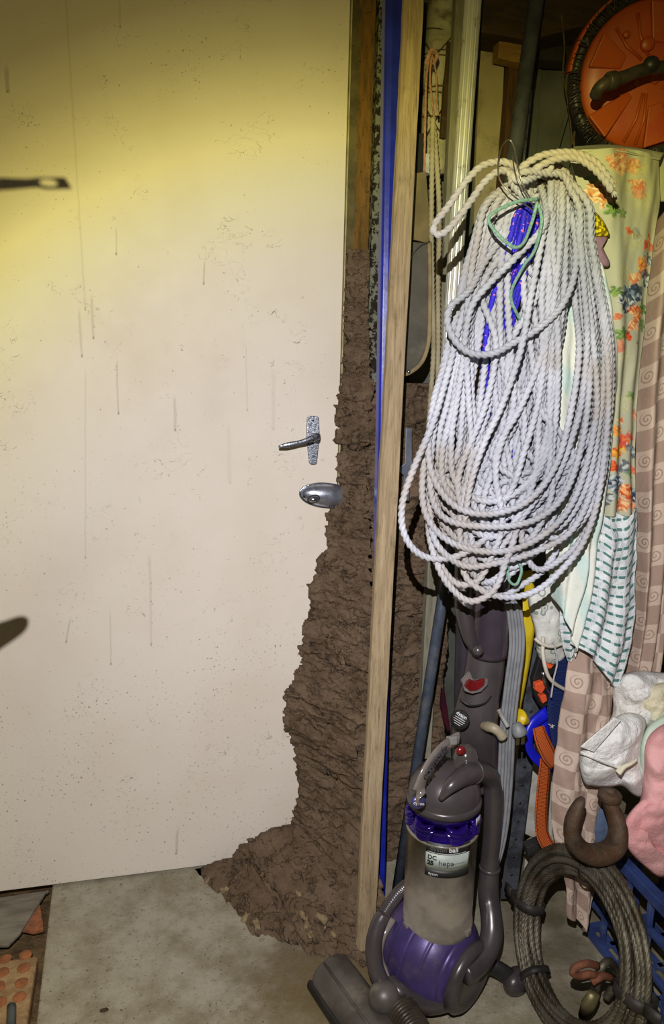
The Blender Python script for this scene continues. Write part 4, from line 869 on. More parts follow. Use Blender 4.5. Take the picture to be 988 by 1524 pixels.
def sagecol(uv,U,W):
    py=222+W*548; px=lxs(py)+U*(rxs(py)-lxs(py)); out=np.tile(sage,(len(U),1))
    st=pnoise(np.stack([uv[:,0]*3,uv[:,1]*.4,uv[:,0]*0],1),12,3,2)[:,None]; out*=1+.10*st
    e=pnoise(np.stack([uv[:,0],uv[:,1],0*U],1),75,3,4)*7
    for n_,(x,y,r,k,al) in enumerate(CL):
        d=np.hypot(px-x,(py-y)); m_=np.clip((r*.98-d+e)/1.6,0,1)*al
        if k in 'g': 
            an=np.arctan2(py-y,px-x); m_=np.clip((r*(.45+.5*np.abs(np.cos(an*2.5+n_)))-d)/1.4,0,1)*al
        if k in 'p': m_=m_*(np.abs(np.sin(px*.55+e*1.3+n_))>.72)
        cs=3.2 if k!='n' else 4.2
        # petal cells
        gx=(px+2*np.sin(py*.4))/cs; gy=(py+2*np.sin(px*.5))/cs; bi=np.full(len(px),9.);bd=np.full(len(px),9.)
        for ox in (-1,0,1):
            for oy in (-1,0,1):
                ix=np.floor(gx)+ox; iy=np.floor(gy)+oy; dd=np.hypot(gx-ix-hashv(ix,iy,1),gy-iy-hashv(ix,iy,2)); h_=hashv(ix,iy,3+n_); up=dd<bd; bd=np.where(up,dd,bd); bi=np.where(up,h_,bi)
        pal=np.array(PAL[k]); c_=pal[np.minimum((bi*len(pal)).astype(int),len(pal)-1)]
        c_=c_*(1-.35*np.clip((bd-.45)*3,0,1))[:,None]
        out=out*(1-m_[:,None])+c_*m_[:,None]
    return out
clothA=attr_mat('sage_floral_cloth',.9,900,.0005,.08)
def colpx(L,Rr,u,Y): # vertical polyline at fraction u between two edge tables
    return [(float(l[1]+(r-l[1])*u),float(l[0]),Y) for l,r in zip(L,[np.interp(l[0],Rr[:,0],Rr[:,1]) for l in L])]
SLx=np.vstack([SL[:-1],[(768,892)]])
sg=sheet('floral_curtain',[colpx(SLx,SR,0,-.44),colpx(SLx,SR,.35,-.455),colpx(SLx,SR,.7,-.44),[(982,236,-.42),(985,300,-.42),(978,340,-.42),(968,420,-.425),(957,520,-.43),(947,640,-.43),(948,775,-.43)]],110,440,clothA,None,(.006,2.2,.4),.005,9,sagecol,.002,3)
tag(sg,'sage green curtain with orange and navy flower bunches hanging right of the rope','curtain')
# draped fold over the line at the top
sf=sheet('floral_curtain',[[(850,228,-.445),(852,222,-.40),(856,226,-.36),(858,300,-.34)],[(910,224,-.455),(915,218,-.40),(918,226,-.36),(918,300,-.34)],[(982,238,-.425),(990,228,-.40),(995,240,-.36),(995,300,-.34)]],40,40,attr_mat('sage_plain',.9),sg,(0,0,0),.002,9,lambda uv,U,W:np.tile(sage,(len(U),1)),.002,3)
sf.name='top_fold'
# brown check with swirls
def check_mat():
    m=M('swirl_check_cloth',.75,0,.3); u,v,_=m.xyz(m.uv()); cs=.036
    a=u/cs; b=v/(cs*1.05); ia=a.floor(); ib=b.floor(); chk=((ia+ib)*.5).fract().gt(.25)
    fa=a-ia-.5; fb=b-ib-.5; r=(fa*fa+fb*fb).sqrt(); th=fb.atan2(fa)
    sw=(th+r*34.).sin().gt(.35)*r.lt(.34)*chk
    P=m.geo(); l=m.mix(m.noise(P,10,4).smooth(.3,.7),sr(206,186,170),sr(190,170,154)); d=m.mix(m.noise(P,10,4).smooth(.3,.7),sr(172,148,134),sr(158,134,120))
    c=m.mix(chk,d,l); c=m.mix(sw*.75,c,sr(150,124,110)); c=m.mix(m.noise(P,120,3).smooth(.66,.72)*.3,c,sr(200,184,170)); m.col(c); m.bump(m.noise(P,800,2),.0005); m.bump(m.noise(P,24,4),.005,.6); return m.m
CK=check_mat()
s1=sheet('swirl_curtain',[[(978,330,-.40),(960,470,-.405),(950,640,-.41),(950,770,-.41),(944,900,-.41),(934,1000,-.41),(912,1072,-.42)],[(1000,300,-.44),(985,470,-.44),(975,640,-.44),(972,770,-.44),(966,900,-.44),(954,1000,-.43),(935,1072,-.43)],[(1040,280,-.40),(1020,470,-.40),(1004,640,-.40),(1000,770,-.40),(990,900,-.41),(978,1000,-.41),(962,1050,-.41)]],60,220,CK,None,(.010,2.5,1),.004,8,None,.002,5)
tag(s1,'brown checked curtain with swirl motifs hanging along the right edge of the frame','curtain')
s2=sheet('swirl_cloth',[[(862,890,-.40),(846,960,-.42),(836,1040,-.43),(828,1120,-.44),(822,1200,-.44),(826,1262,-.45),(842,1320,-.45),(846,1368,-.45)],[(895,890,-.41),(880,980,-.44),(870,1060,-.455),(862,1140,-.46),(858,1200,-.46),(858,1262,-.46),(864,1330,-.45),(868,1378,-.45)],[(925,890,-.40),(915,1000,-.43),(908,1080,-.44),(898,1160,-.45),(888,1230,-.45),(884,1290,-.44),(888,1340,-.44),(872,1392,-.44)]],60,240,CK,None,(.008,1.8,2),.010,12,None,.002,7)
tag(s2,'brown checked swirl cloth hanging down to the crane hook and wire rope coil','cloth')
# dashed tea towel
def dash_mat():
    m=M('green_dash_towel',.95,0,.15); u,v,_=m.xyz(m.uv()); P=m.geo()
    vv=v+(m.noise(P,14,3)-.5)*.012-(u-.04).max(0.)*.5; row=(vv/.0165); fr_=row.fract(); ds=(u/.0165+row.floor()*.0).fract()
    k=((fr_-.5).abs().lt(.15))*(ds.gt(.28))
    thin=((fr_-.5).abs().lt(.06))
    c=m.mix(m.noise(P,60,4).smooth(.35,.7),sr(226,230,232),sr(196,202,206)); c=m.mix((k*.9).max(thin*.45),c,sr(44,112,104)); m.col(c)
    m.bump(m.noise(P,420,2),.002); m.bump(m.noise(P,40,4),.004,.7); return m.m
DT=dash_mat()
s3=sheet('dashed_towel',[[(892,756,-.445),(884,820,-.455),(872,880,-.46),(858,930,-.465),(850,958,-.465)],[(905,752,-.45),(900,830,-.47),(894,900,-.475),(886,950,-.48),(880,975,-.48)],[(928,768,-.45),(928,850,-.465),(922,930,-.475),(912,985,-.48),(905,1012,-.48)],[(949,755,-.445),(948,850,-.455),(942,920,-.46),(934,970,-.46),(917,1024,-.46)]],60,120,DT,None,(.007,2.3,.6),.006,16,None,.003,9)
tag(s3,'white towel with rows of green dashes hanging below the floral curtain','towel')
s3b=sheet('dashed_towel',[[(838,880,-.43),(834,925,-.43),(840,960,-.43),(848,985,-.43)],[(866,880,-.44),(862,925,-.44),(858,950,-.44),(852,984,-.44)]],24,50,DT,None,(.004,1.2,.6),.004,16,None,.003,10)
tag(s3b,'small corner of white green dashed towel beside the floral bag','towel')
# aqua sheet
aq=M('pale_aqua_sheet',.85,0,.2); u,v,_=aq.xyz(aq.uv()); P=aq.geo(); st=((u*.8+v)*46.+(aq.noise(P,14,3)-.5)*2.).sin().smooth(.0,.9); c=aq.mix(st*.7,sr(222,226,216),sr(186,216,212)); c=aq.mix(aq.noise(P,40,4).smooth(.6,.75)*.4,c,sr(206,200,170)); aq.col(c); aq.bump(aq.noise(P,700,2),.0008); aq.bump(aq.noise(P,20,4),.006,.7); aq=aq.m
s4=sheet('aqua_sheet',[[(790,320,-.42),(796,430,-.43),(800,560,-.44),(806,700,-.45),(815,820,-.455),(823,889,-.455)],[(840,300,-.44),(848,430,-.45),(852,560,-.46),(852,700,-.47),(845,840,-.48),(838,912,-.48)],[(868,330,-.46),(892,430,-.475),(896,560,-.485),(890,700,-.49),(872,840,-.49),(846,932,-.485)],[(880,350,-.45),(912,480,-.46),(918,600,-.465),(905,750,-.465),(884,865,-.46),(858,980,-.46)]],90,260,aq,None,(.007,3.2,0),.006,12,None,.002,11)
tag(s4,'pale aqua striped sheet hanging behind the right side of the white rope','sheet')
# floral white bag
fb=M('white_floral_bag',.8,0,.2); P=fb.geo(); vv=fb.vor(fb.scale(P,(1,.2,1)),38); c=fb.mix(fb.noise(P,9,3).smooth(.35,.7),sr(226,226,222),sr(200,200,190)); c=fb.mix((vv.lt(.42)*((vv*30.).sin().gt(.2)))*.7,c,sr(96,124,110)); fb.col(c); fb.bump(fb.noise(P,24,4),.006); fb=fb.m
b1=pillow('floral_bag',[(786,885),(800,872),(826,866),(842,905),(850,955),(838,985),(818,990),(800,975),(796,940),(788,910)],-.36,.03,fb,rings=14,n=80); tag(b1,'white cloth bag with grey green flower outlines below the rope','bag')
# yellow scrap in rope, mauve scrap
yl=M('yellow_net',.8,0,.3); P=yl.geo(); yl.col(yl.mix(yl.vor(P,190).smooth(.4,.6),sr(236,214,20),sr(130,110,10))); yl.bump(yl.vor(P,190),.002); yl=yl.m
b1=pillow('yellow_cloth',[(868,322),(880,312),(896,326),(906,345),(906,352),(886,352),(874,348)],-.475,.012,yl,rings=10,n=60,wr=.002); tag(b1,'bright yellow net scrap tucked behind the right of the rope neck','cloth')
b1=pillow('mauve_cloth',[(880,352),(904,352),(898,368),(908,392),(902,398),(886,390),(878,374)],-.47,.010,cloth_mat('mauve_cloth_m',sr(176,146,160),sr(150,118,134)),rings=10,n=60,wr=.003); tag(b1,'crumpled mauve scrap hanging under the yellow net scrap','cloth')
# ================================================================ straps, angle, plastic
yel=simple('yellow_webbing',sr(214,190,30),sr(180,156,18),.7,0,20,.0004)
def ribbon(name,L,w,mat,label,cat_,t=.0016,parent=None,step=.008,up=None):
    P=cat(pts(L),step=step); n=len(P); T=np.gradient(P,axis=0); T/=np.linalg.norm(T,axis=1)[:,None]
    ww=np.interp(np.linspace(0,1,n),np.linspace(0,1,len(w)),w) if np.ndim(w) else np.full(n,w)
    vd=P-CAM; vd/=np.linalg.norm(vd,axis=1)[:,None]; u_=np.asarray(up if up is not None else (0.05,-1,0.1)); Sd=np.cross(T,np.broadcast_to(u_,T.shape)); Sd/=np.linalg.norm(Sd,axis=1)[:,None]
    V=[];uv=[];L_=np.r_[0,np.cumsum(np.linalg.norm(np.diff(P,axis=0),axis=1))]
    for i in range(n):
        for k in np.linspace(-.5,.5,5): V.append(P[i]+Sd[i]*ww[i]*k); uv.append((k,L_[i]))
    o=mk(name,V,grid_faces(5,n),mat,parent,True,None,uv,solid=t)
    if label: tag(o,label,cat_)
    return o
ribbon('yellow_strap',[(783,850,-.34),(788,905,-.34),(783,960,-.34),(774,1020,-.34),(762,1085,-.34),(748,1150,-.34),(742,1180,-.34)],[.026,.03,.026,.02,.018,.02],yel,'yellow strap hanging behind the grey power cord of the vacuum','strap')
o_=ribbon('yellow_strap',[(764,880,-.36),(762,955,-.36)],.014,yel,'short yellow strap piece left of the power cord under the rope','strap')
o_=ribbon('black_strap',[(760,900,-.33),(754,980,-.33),(748,1060,-.33)],.03,simple('navy_black_webbing',sr(30,34,44),sr(20,22,30),.8),'dark navy strap hanging behind the vacuum wand','strap')
galv=M('galvanised_angle',.55,.5,.4); P=galv.geo(); galv.col(galv.mix(galv.noise(P,26,6,.7).smooth(.4,.65),sr(96,100,108),sr(58,60,66))); galv.bump(galv.noise(P,60,4),.0008); galv=galv.m
A=onY(797,900,-.26); B=onY(745,1338,-.29); B[2]=max(B[2],0.0)
ga=empty('steel_angle',B,'perforated dark galvanised steel angle standing behind the power cord','steel angle')
def slot_bar(A,B,wv,tv,name):
    V=[]
    for P_ in (A,B): V+=[P_,P_+wv,P_+wv+tv,P_+tv]
    return mk(name,V,[(0,1,2,3),(4,7,6,5),(0,4,5,1),(1,5,6,2),(2,6,7,3),(3,7,4,0)],galv,ga,False,bevel=.0005)
w1=np.array([.032,-.006,0]); w2=np.array([.004,.03,0])
slot_bar(A,B,w1,np.array([0,.002,0]),'front_flange'); slot_bar(A+w1,B+w1,w2,np.array([.002,0,0]),'side_flange')
for k in range(16):
    p=A+(B-A)*((k+.6)/16)+w1*.5+np.array([0,-.0012,0]); V,f=lathe([(.0030,0),(.0030,.0008)],p,(0,-1,0),12); mk('bolt_hole',V,f,BLACKP,ga)
# blue ring, orange straps
blu=simple('bright_blue_plastic',sr(28,36,214),sr(22,28,180),.35,0,20,.0002,.5)
P=cat(pts([(812,1062,-.37),(794,1078,-.375),(786,1098,-.38),(790,1118,-.38),(804,1134,-.38),(822,1142,-.375)]),n=40); V,f=tube(P,np.interp(np.linspace(0,1,40),[0,.2,.5,1],[.012,.012,.009,.010]),14,True,(1,.5)); 
O=pts([(790,1070),(812,1052),(818,1078),(822,1140),(806,1132),(798,1100)],-.365); v2=prism(O,(0,.004,0)); V,f=join((V,f),v2); fu=mk('blue_funnel',V,f,blu,None,True); tag(fu,'bright blue plastic funnel edge behind the orange strap','funnel')
a_=onY(772,1068,-.40); b_=onY(792,1077,-.38); dd=(b_-a_)/np.linalg.norm(b_-a_); V,f=lathe([(.016,-.004),(.0165,0),(.007,.028),(.006,.032)],a_,dd,28); tag(mk('yellow_nozzle',V,f,simple('yellow_plastic',sr(226,196,24),sr(196,166,16),.4),None,True),'yellow plastic cone nozzle pointing at the blue funnel','nozzle')
ow_=M('orange_webbing',.7,0,.3); u,v,_=ow_.xyz(ow_.uv()); P=ow_.geo(); c=ow_.mix((v*2400.).sin().smooth(-.2,.8)*.3,sr(206,98,40),sr(150,62,24)); c=ow_.mix(((u.abs()-.36).abs().lt(.025)),c,sr(50,26,16)); ow_.col(c); ow_.bump((v*2400.).sin(),.0006); ow_=ow_.m
ribbon('orange_strap',[(801,1082,-.405),(806,1100,-.41),(816,1122,-.41),(826,1140,-.40)],[.024,.030,.030,.02],ow_,'orange webbing strap loop passing over the blue funnel','strap')
ribbon('orange_strap',[(812,1128,-.385),(808,1170,-.385),(805,1215,-.39),(808,1244,-.395),(820,1266,-.40)],[.024,.026,.027,.028,.026],ow_,'wide orange webbing strap hanging down to the white box','strap')
nw=M('navy_webbing',.75,0,.3); u,v,_=nw.xyz(nw.uv()); c=nw.mix((v*2600.).sin().smooth(-.2,.8)*.5,sr(30,48,104),sr(16,24,62)); nw.col(c); nw.bump((v*2600.).sin(),.0006); nw=nw.m
ns=ribbon('navy_strap',[(842,950,-.37),(836,1000,-.375),(828,1050,-.38),(834,1110,-.385)],[.02,.03,.042,.034],nw,'dark blue webbing strap left of the swirl cloth','strap')
bez_text('printed_mark','~x',.014,onY(814,1080,-.392),np.array([.9,0,-.45]),np.array([.45,0,.9]),WHITEINK,ns)
# orange and black ratchet
rk=empty('ratchet_buckle',onY(806,1046,-.34),'orange and black ratchet buckle hanging behind the white cable loops','buckle')
orp=simple('fluoro_orange',sr(236,102,58),sr(214,80,40),.45)
for L in ([(812,985),(822,978),(828,986),(820,996),(811,994)],[(797,1018),(808,1014),(812,1024),(806,1034),(797,1028)],[(803,1036),(813,1034),(815,1043),(808,1048)]):
    V,f=prism(pts(L,-.365),(0,.012,0)); mk('orange_grip',V,f,orp,rk,False,bevel=.002)
V,f=prism(pts([(806,968),(828,962),(834,985),(824,1002),(814,1010),(820,1030),(822,1048),(806,1054),(796,1036),(793,1012),(800,990)],-.352),(0,.014,0)); mk('buckle_body',V,f,BLACKP,rk,False,bevel=.002)
V,f=tube(cat(pts([(808,1000),(812,1018),(822,1036)],-.368),n=12),.004,10); mk('buckle_lever',V,f,STEEL,rk)
wcm=simple('white_cable',sr(214,208,194),sr(190,184,168),.5,0,30,.0003)
V,f=join(tube(cat(pts([(796,950,-.40),(806,958,-.405),(822,962,-.405),(836,958,-.40)]),n=30),.0036,10),tube(cat(pts([(808,948,-.40),(808,975,-.405),(814,1002,-.405),(824,1016,-.40),(840,1026,-.39)]),n=40),.0036,10)); tag(mk('white_cable',V,f,wcm,None,True),'white cable loops hanging below the floral bag','cable')
V,f=twist(cat(pts([(824,955,-.41),(829,985,-.41),(824,1010,-.41),(820,1038,-.41)]),step=.004),.0019,3,.01,8,.3); tag(mk('white_string',V,f,ropem,None,True),'thin twisted white string end beside the white cable','string')
# white box with black clip
wm=simple('white_card_box',sr(206,204,196),sr(176,172,160),.7,0,14,.0006,dirt=sr(170,160,130)); cm=simple('cream_face',sr(206,202,160),sr(190,184,140),.6)
bxr=empty('white_box',onZ(812,1330,.0),'white and cream box standing on the floor left of the wire rope coil','box')
A0_=onZ(777,1322,0); A1_=onZ(846,1300,0); yb_=A0_[1]
zt_=onY(780,1250,A0_[1])[2]; w_=.12
V=[];
for z_ in (0,zt_): V+=[(A0_[0],A0_[1],z_),(A0_[0]+.022,A0_[1]-.03,z_),(A0_[0]+.022+w_,A0_[1]+.03,z_),(A0_[0]+w_,A0_[1]+.07,z_)]
f=[(0,3,2,1),(4,5,6,7),(0,1,5,4),(1,2,6,5),(2,3,7,6),(3,0,4,7)]; mk('body',V,f,wm,bxr,False,bevel=.002)
V2=[np.array(V[1])+[.004,-.0006,.008],np.array(V[2])+[-.004,-.0006,.008],np.array(V[6])+[-.004,-.0006,-.012],np.array(V[5])+[.004,-.0006,-.012]]; V,f=prism(V2,(-.0003,-.001,0)); mk('cream_panel',V,f,cm,bxr,False)
V,f=prism(pts([(784,1262),(806,1252),(824,1258),(822,1268),(786,1275)],-.355),(0,.02,0)); tag(mk('metal_bracket',V,f,simple('dark_bracket',sr(70,70,68),sr(48,48,46),.5,.5),None,False,bevel=.001),'dark metal bracket lying across the top of the white box','bracket')
V,f=prism(pts([(783,1135),(812,1120),(824,1160),(822,1245),(800,1250),(778,1240)],-.22),(0,.10,0)); tag(mk('white_board',V,f,wm,None,False,bevel=.002),'white panel seen behind the orange strap above the white box','panel')
# ================================================================ wire rope coil
wr_=M('greasy_wire_rope',.42,.55,.5); P=wr_.geo(); c=wr_.mix(wr_.noise(P,18,6,.65).smooth(.35,.65),sr(116,110,96),sr(70,63,50)); c=wr_.mix(wr_.noise(P,60,4).smooth(.6,.72)*.5,c,sr(96,70,44)); wr_.col(c); wr_.bump(wr_.noise(P,700,2),.0008); wr_=wr_.m
cu=np.array([.10,-.99,0]); cu/=np.linalg.norm(cu); cn0=np.array([cu[1],-cu[0],0]); lean=math.radians(14); cvv=UP*math.cos(lean)-cn0*math.sin(lean)*1.0
if cvv[0]<0: cvv=UP*math.cos(lean)+cn0*math.sin(lean)
cnn=np.cross(cu,cvv); cnn/=np.linalg.norm(cnn)
if cnn@(CAM-np.array([.78,-.46,.17]))<0: cnn=-cnn
Rc=.141; rw=.0060
C0=onZ(857,1404,.164); print('coil',proj(C0+cvv*.177),proj(C0-cvv*.177),proj(C0+cu*.177),proj(C0-cu*.177),C0)
wroot=empty('wire_rope_coil',(C0[0]-cvv[0]*.17,C0[1]-cvv[1]*.17,0),'greasy steel wire rope coil tied with bands standing against the blue crate','wire rope')
for i,(dr,dn) in enumerate([(.021,0),(.010,.011),(-.001,.013),(-.012,.012),(-.022,.004),(.016,.006),(.004,.019),(-.007,.020),(-.017,.010),(.018,-.008),(-.020,-.007),(.008,-.014),(-.004,-.016),(-.014,-.013)]):
    a=np.linspace(0,2*np.pi,300); wob=.003*np.sin(a*2+i*1.7)+.0015*np.sin(a*3+i); rr_=Rc+dr+wob
    P=C0+rr_[:,None]*(np.cos(a)[:,None]*cu+np.sin(a)[:,None]*cvv)+(dn+.003*np.sin(a*2+i*2.3))[:,None]*cnn
    V,f=twist(P,rw,6,.062,30,.36,closed=True); mk('wire_turn',V,f,wr_,wroot)
bnd=simple('black_band',sr(48,44,42),sr(30,28,26),.6,0,30,.0006)
def band(ang,wd=.014,ex=.036,tail=0):
    c=C0+Rc*(math.cos(ang)*cu+math.sin(ang)*cvv); ra=math.cos(ang)*cu+math.sin(ang)*cvv; ta=-math.sin(ang)*cu+math.cos(ang)*cvv; V=[]
    th=np.linspace(0,2*np.pi,28,endpoint=False)
    for s_ in (-wd/2,wd/2): V+= [c+ra*ex*math.copysign(abs(math.cos(t))**.7,math.cos(t))*.97+cnn*.026*math.copysign(abs(math.sin(t))**.7,math.sin(t))+ta*s_ for t in th]
    if tail: 
        v2=prism([c+ra*tail+ta*(-wd/2)+cnn*.008,c+ra*tail+ta*(wd/2)+cnn*.008,c+ra*math.copysign(ex*.9,tail)+ta*(wd/2)+cnn*.012,c+ra*math.copysign(ex*.9,tail)+ta*(-wd/2)+cnn*.012],cnn*.002)
        V,f=join((V,grid_faces(28,2,True)),v2); return mk('tie_band',V,f,bnd,wroot,True,solid=.0015)
    return mk('tie_band',V,grid_faces(28,2,True),bnd,wroot,True,solid=.0015)
# angles are measured with cu pointing towards the viewer side (right in the picture)
band(math.radians(189),.017,.034,.060); band(math.radians(8),.018,.034,.060); band(math.radians(97),.007,.033); band(math.radians(240),.012,.033)
# spliced eye with rusty shackle
P=cat(pts([(875,1508,-.575),(884,1480,-.60),(890,1455,-.61),(897,1437,-.61),(908,1432,-.60),(917,1446,-.59),(914,1466,-.585),(902,1485,-.58)]),n=140); V,f=twist(P,.0075,6,.06,16,.2); mk('eye_loop',V,f,wr_,wroot)
V,f=tube(pts([(868,1512,-.60),(876,1494,-.615),(884,1478,-.62)]),[.009,.0125,.010],16,True,(1,.8)); mk('ferrule',V,f,simple('brass_ferrule',sr(120,112,78),sr(88,80,54),.45,.5),wroot)
rsh=simple('rust_orange_iron',sr(132,80,56),sr(92,58,42),.75,.2,50,.002)
P=cat(pts([(888,1437,-.62),(874,1434,-.63),(858,1439,-.63),(852,1448,-.63),(864,1452,-.63),(880,1450,-.63),(892,1456,-.62)]),n=40); V,f=tube(P,.0062,12); sk_=mk('shackle',V,f,rsh,None,True); tag(sk_,'rusty orange shackle through the eye of the wire rope','shackle')
V,f=tube(pts([(880,1461,-.63),(896,1452,-.63),(912,1456,-.62)]),.0065,12); mk('shackle_pin',V,f,rsh,sk_)
# crane hook
hkp=cat(pts([(868,1186,-.57),(858,1204,-.575),(851,1226,-.575),(854,1250,-.575),(870,1268,-.575),(892,1272,-.575),(913,1262,-.57),(920,1240,-.57),(915,1214,-.555),(907,1192,-.545),(905,1172,-.535)]),n=80)
rr=np.interp(np.linspace(0,1,80),[0,.03,.1,.3,.5,.65,.8,.92,1],[.004,.0095,.013,.0185,.0215,.021,.0175,.0155,.015]); V,f=tube(hkp,rr,28,True,(1,.8),up=(0,-1,0)); hk_=mk('crane_hook',V,f,RUST,None,True,sub=1); tag(hk_,'large rusty crane hook resting on top of the wire rope coil','hook')
V,f=lathe([(.016,0),(.020,.003),(.020,.014),(.016,.018)],onY(906,1192,-.545),(.1,0,1),28); mk('collar',V,f,RUST,hk_)
V,f=prism(pts([(915,1185),(932,1196),(930,1210),(920,1216)],-.56),(0,.008,0)); mk('safety_latch',V,f,simple('grey_green_latch',sr(112,110,88),sr(84,82,64),.6,.4),hk_,False,bevel=.001)
# ================================================================ blue crate
cr=simple('navy_crate',sr(58,76,132),sr(40,54,100),.5,0,20,.0004,.4,dirt=sr(84,96,128))
ct=empty('blue_crate',(1.0,-.47,0),'blue plastic lattice crate on the floor under the towels','crate')
x0,x1,y0,y1,zt=.862,1.16,-.80,-.36,.238
parts=[]
def B_(a,b): parts.append(box(a,b))
for z_,h_ in ((0,.016),(.075,.010),(.150,.010)):
    B_((x0,y0,z_),(x0+.012,y1,z_+h_)); B_((x1-.012,y0,z_),(x1,y1,z_+h_)); B_((x0,y1-.012,z_),(x1,y1,z_+h_)); B_((x0,y0,z_),(x1,y0+.012,z_+h_))
k=y0
while k<=y1-.005:
    B_((x0+.001,k,.003),(x0+.011,k+.009,zt-.01)); B_((x1-.011,k,.003),(x1-.001,k+.009,zt-.01)); k+=.0625
k=x0+.0
while k<=x1-.005:
    B_((k,y1-.011,.003),(k+.009,y1-.001,zt-.01)); B_((k,y0+.001,.003),(k+.009,y0+.011,zt-.01)); k+=.058
for i in range(6): B_((x0+.01,y0+.03+i*.07,.002),(x1-.01,y0+.042+i*.07,.008)); 
for i in range(5): B_((x0+.03+i*.06,y0+.01,.002),(x0+.042+i*.06,y1-.01,.008))
V,f=join(*parts); mk('lattice',V,f,cr,ct,False,bevel=.001)
parts=[]; B_((x0-.006,y0-.006,zt-.022),(x0+.016,y1+.006,zt)); B_((x1-.016,y0-.006,zt-.022),(x1+.006,y1+.006,zt)); B_((x0+.016,y1-.016,zt-.022),(x1-.016,y1+.006,zt)); B_((x0+.016,y0-.006,zt-.022),(x1-.016,y0+.016,zt))
V,f=join(*parts); mk('rim',V,f,cr,ct,False,bevel=.002)
# folded jeans-blue cloth + towels on it
ter=M('white_terry',.97,0,.1); P=ter.geo(); ter.col(ter.mix(ter.noise(P,9,5).smooth(.35,.7),sr(246,246,244),sr(230,228,220))); ter.bump(ter.noise(P,420,3,.7),.0022); ter.bump(ter.noise(P,32,5,.6),.012,.7); ter=ter.m
crm=M('cream_terry',.97,0,.1); P=crm.geo(); crm.col(crm.mix(crm.noise(P,9,5).smooth(.35,.7),sr(240,234,206),sr(222,212,176))); crm.bump(crm.noise(P,420,3,.7),.0022); crm.bump(crm.noise(P,30,5),.012,.7); crm=crm.m
pkm=M('pink_terry',.97,0,.1); P=pkm.geo(); pkm.col(pkm.mix(pkm.noise(P,7,5).smooth(.35,.7),sr(240,184,184),sr(226,160,160))); pkm.bump(pkm.noise(P,420,3,.7),.0018); pkm.bump(pkm.noise(P,18,5),.010,.6); pkm=pkm.m
t1=pillow('white_towel',[(912,1050),(912,1026),(924,1006),(950,998),(985,1001),(1020,1005),(1030,1080),(990,1100),(950,1092),(926,1082),(903,1092),(908,1070)],-.44,.055,ter,rings=22,n=120,wr=.022,wsc=16,seed=3); tag(t1,'crumpled off white towel bundle at the top of the towel pile','towel')
t2=pillow('white_towel',[(864,1116),(884,1092),(906,1076),(926,1062),(948,1062),(962,1074),(958,1100),(956,1130),(964,1165),(958,1186),(944,1184),(926,1170),(905,1172),(882,1170),(870,1166),(862,1140)],-.50,.045,ter,rings=24,n=130,wr=.011,wsc=16,seed=8,center=(918,1120)); tag(t2,'folded white towel draped over the crane hook shank','towel')
V,f=prism(pts([(864,1112),(884,1120),(925,1072),(915,1068)],-.548),(0,.003,0)); mk('folded_flap',V,f,ter,t2,False,bevel=.002)
P=cat(pts([(864,1120,-.535),(880,1126,-.55),(904,1136,-.556),(924,1143,-.556)]),n=24); V,f=tube(P,.0035,10,True,(1,.6)); mk('hem',V,f,ter,t2)
P=cat(pts([(920,1150,-.56),(928,1142,-.562),(940,1136,-.562),(948,1130,-.558)]),n=20); V,f=tube(P,np.interp(np.linspace(0,1,20),[0,.4,1],[.006,.0035,.002]),10); mk('hanging_loop',V,f,crm,t2)
t3=pillow('cream_towel',[(950,1042),(965,1022),(990,1015),(1030,1020),(1030,1090),(990,1090),(968,1082),(956,1062)],-.47,.04,crm,rings=16,n=90,wr=.007,wsc=20,seed=4); tag(t3,'cream yellow towel between the white bundle and the pink towel','towel')
mtm=cloth_mat('mint_trim_cloth',sr(206,222,206),sr(184,204,186),500,.001)
t5=pillow('mint_towel',[(952,1120),(958,1092),(972,1074),(1000,1064),(1020,1090),(985,1120),(970,1170),(964,1182),(956,1160)],-.515,.022,mtm,rings=10,n=70,wr=.003); tag(t5,'pale mint towel edge showing beside the pink towel','towel')
t4=pillow('pink_towel',[(960,1110),(972,1088),(1000,1074),(1060,1070),(1080,1200),(1060,1300),(990,1304),(972,1290),(950,1278),(930,1258),(926,1230),(938,1208),(952,1192),(958,1150)],-.535,.055,pkm,rings=26,n=140,wr=.016,wsc=11,seed=12,center=(1010,1190)); tag(t4,'pink towel hanging over the crate at the right edge','towel')
t6=pillow('pink_towel',[(928,1228),(945,1200),(966,1190),(968,1240),(986,1276),(1010,1292),(985,1306),(960,1290),(935,1264)],-.565,.02,pkm,rings=14,n=80,wr=.005,seed=15); t6.name='lower_fold'; par(t6,t4); t6.matrix_parent_inverse=Matrix.Translation(-Vector(t4.location))
jb=pillow('denim_cloth',[(872,1216),(898,1196),(920,1210),(925,1260),(900,1280),(880,1260)],-.44,.02,cloth_mat('denim',sr(96,112,140),sr(76,90,116)),rings=10,n=60,wr=.004); tag(jb,'faded blue cloth seen through the opening of the crane hook','cloth')
fr_=box((-.05,0,0),(.05,.02,.18)); V=np.array(fr_[0])+onY(1000,960,-.33); tag(mk('white_carton',V,fr_[1],wm,None,False,bevel=.002),'white carton corner at the right edge above the towels','carton')
V,f=tube([onZ(905,1508,.012),onZ(940,1530,.012)],.0035,10); tag(mk('bright_bolt',V,f,STEEL,None,True),'small bright metal pin on the floor at the foot of the wire rope coil','pin')
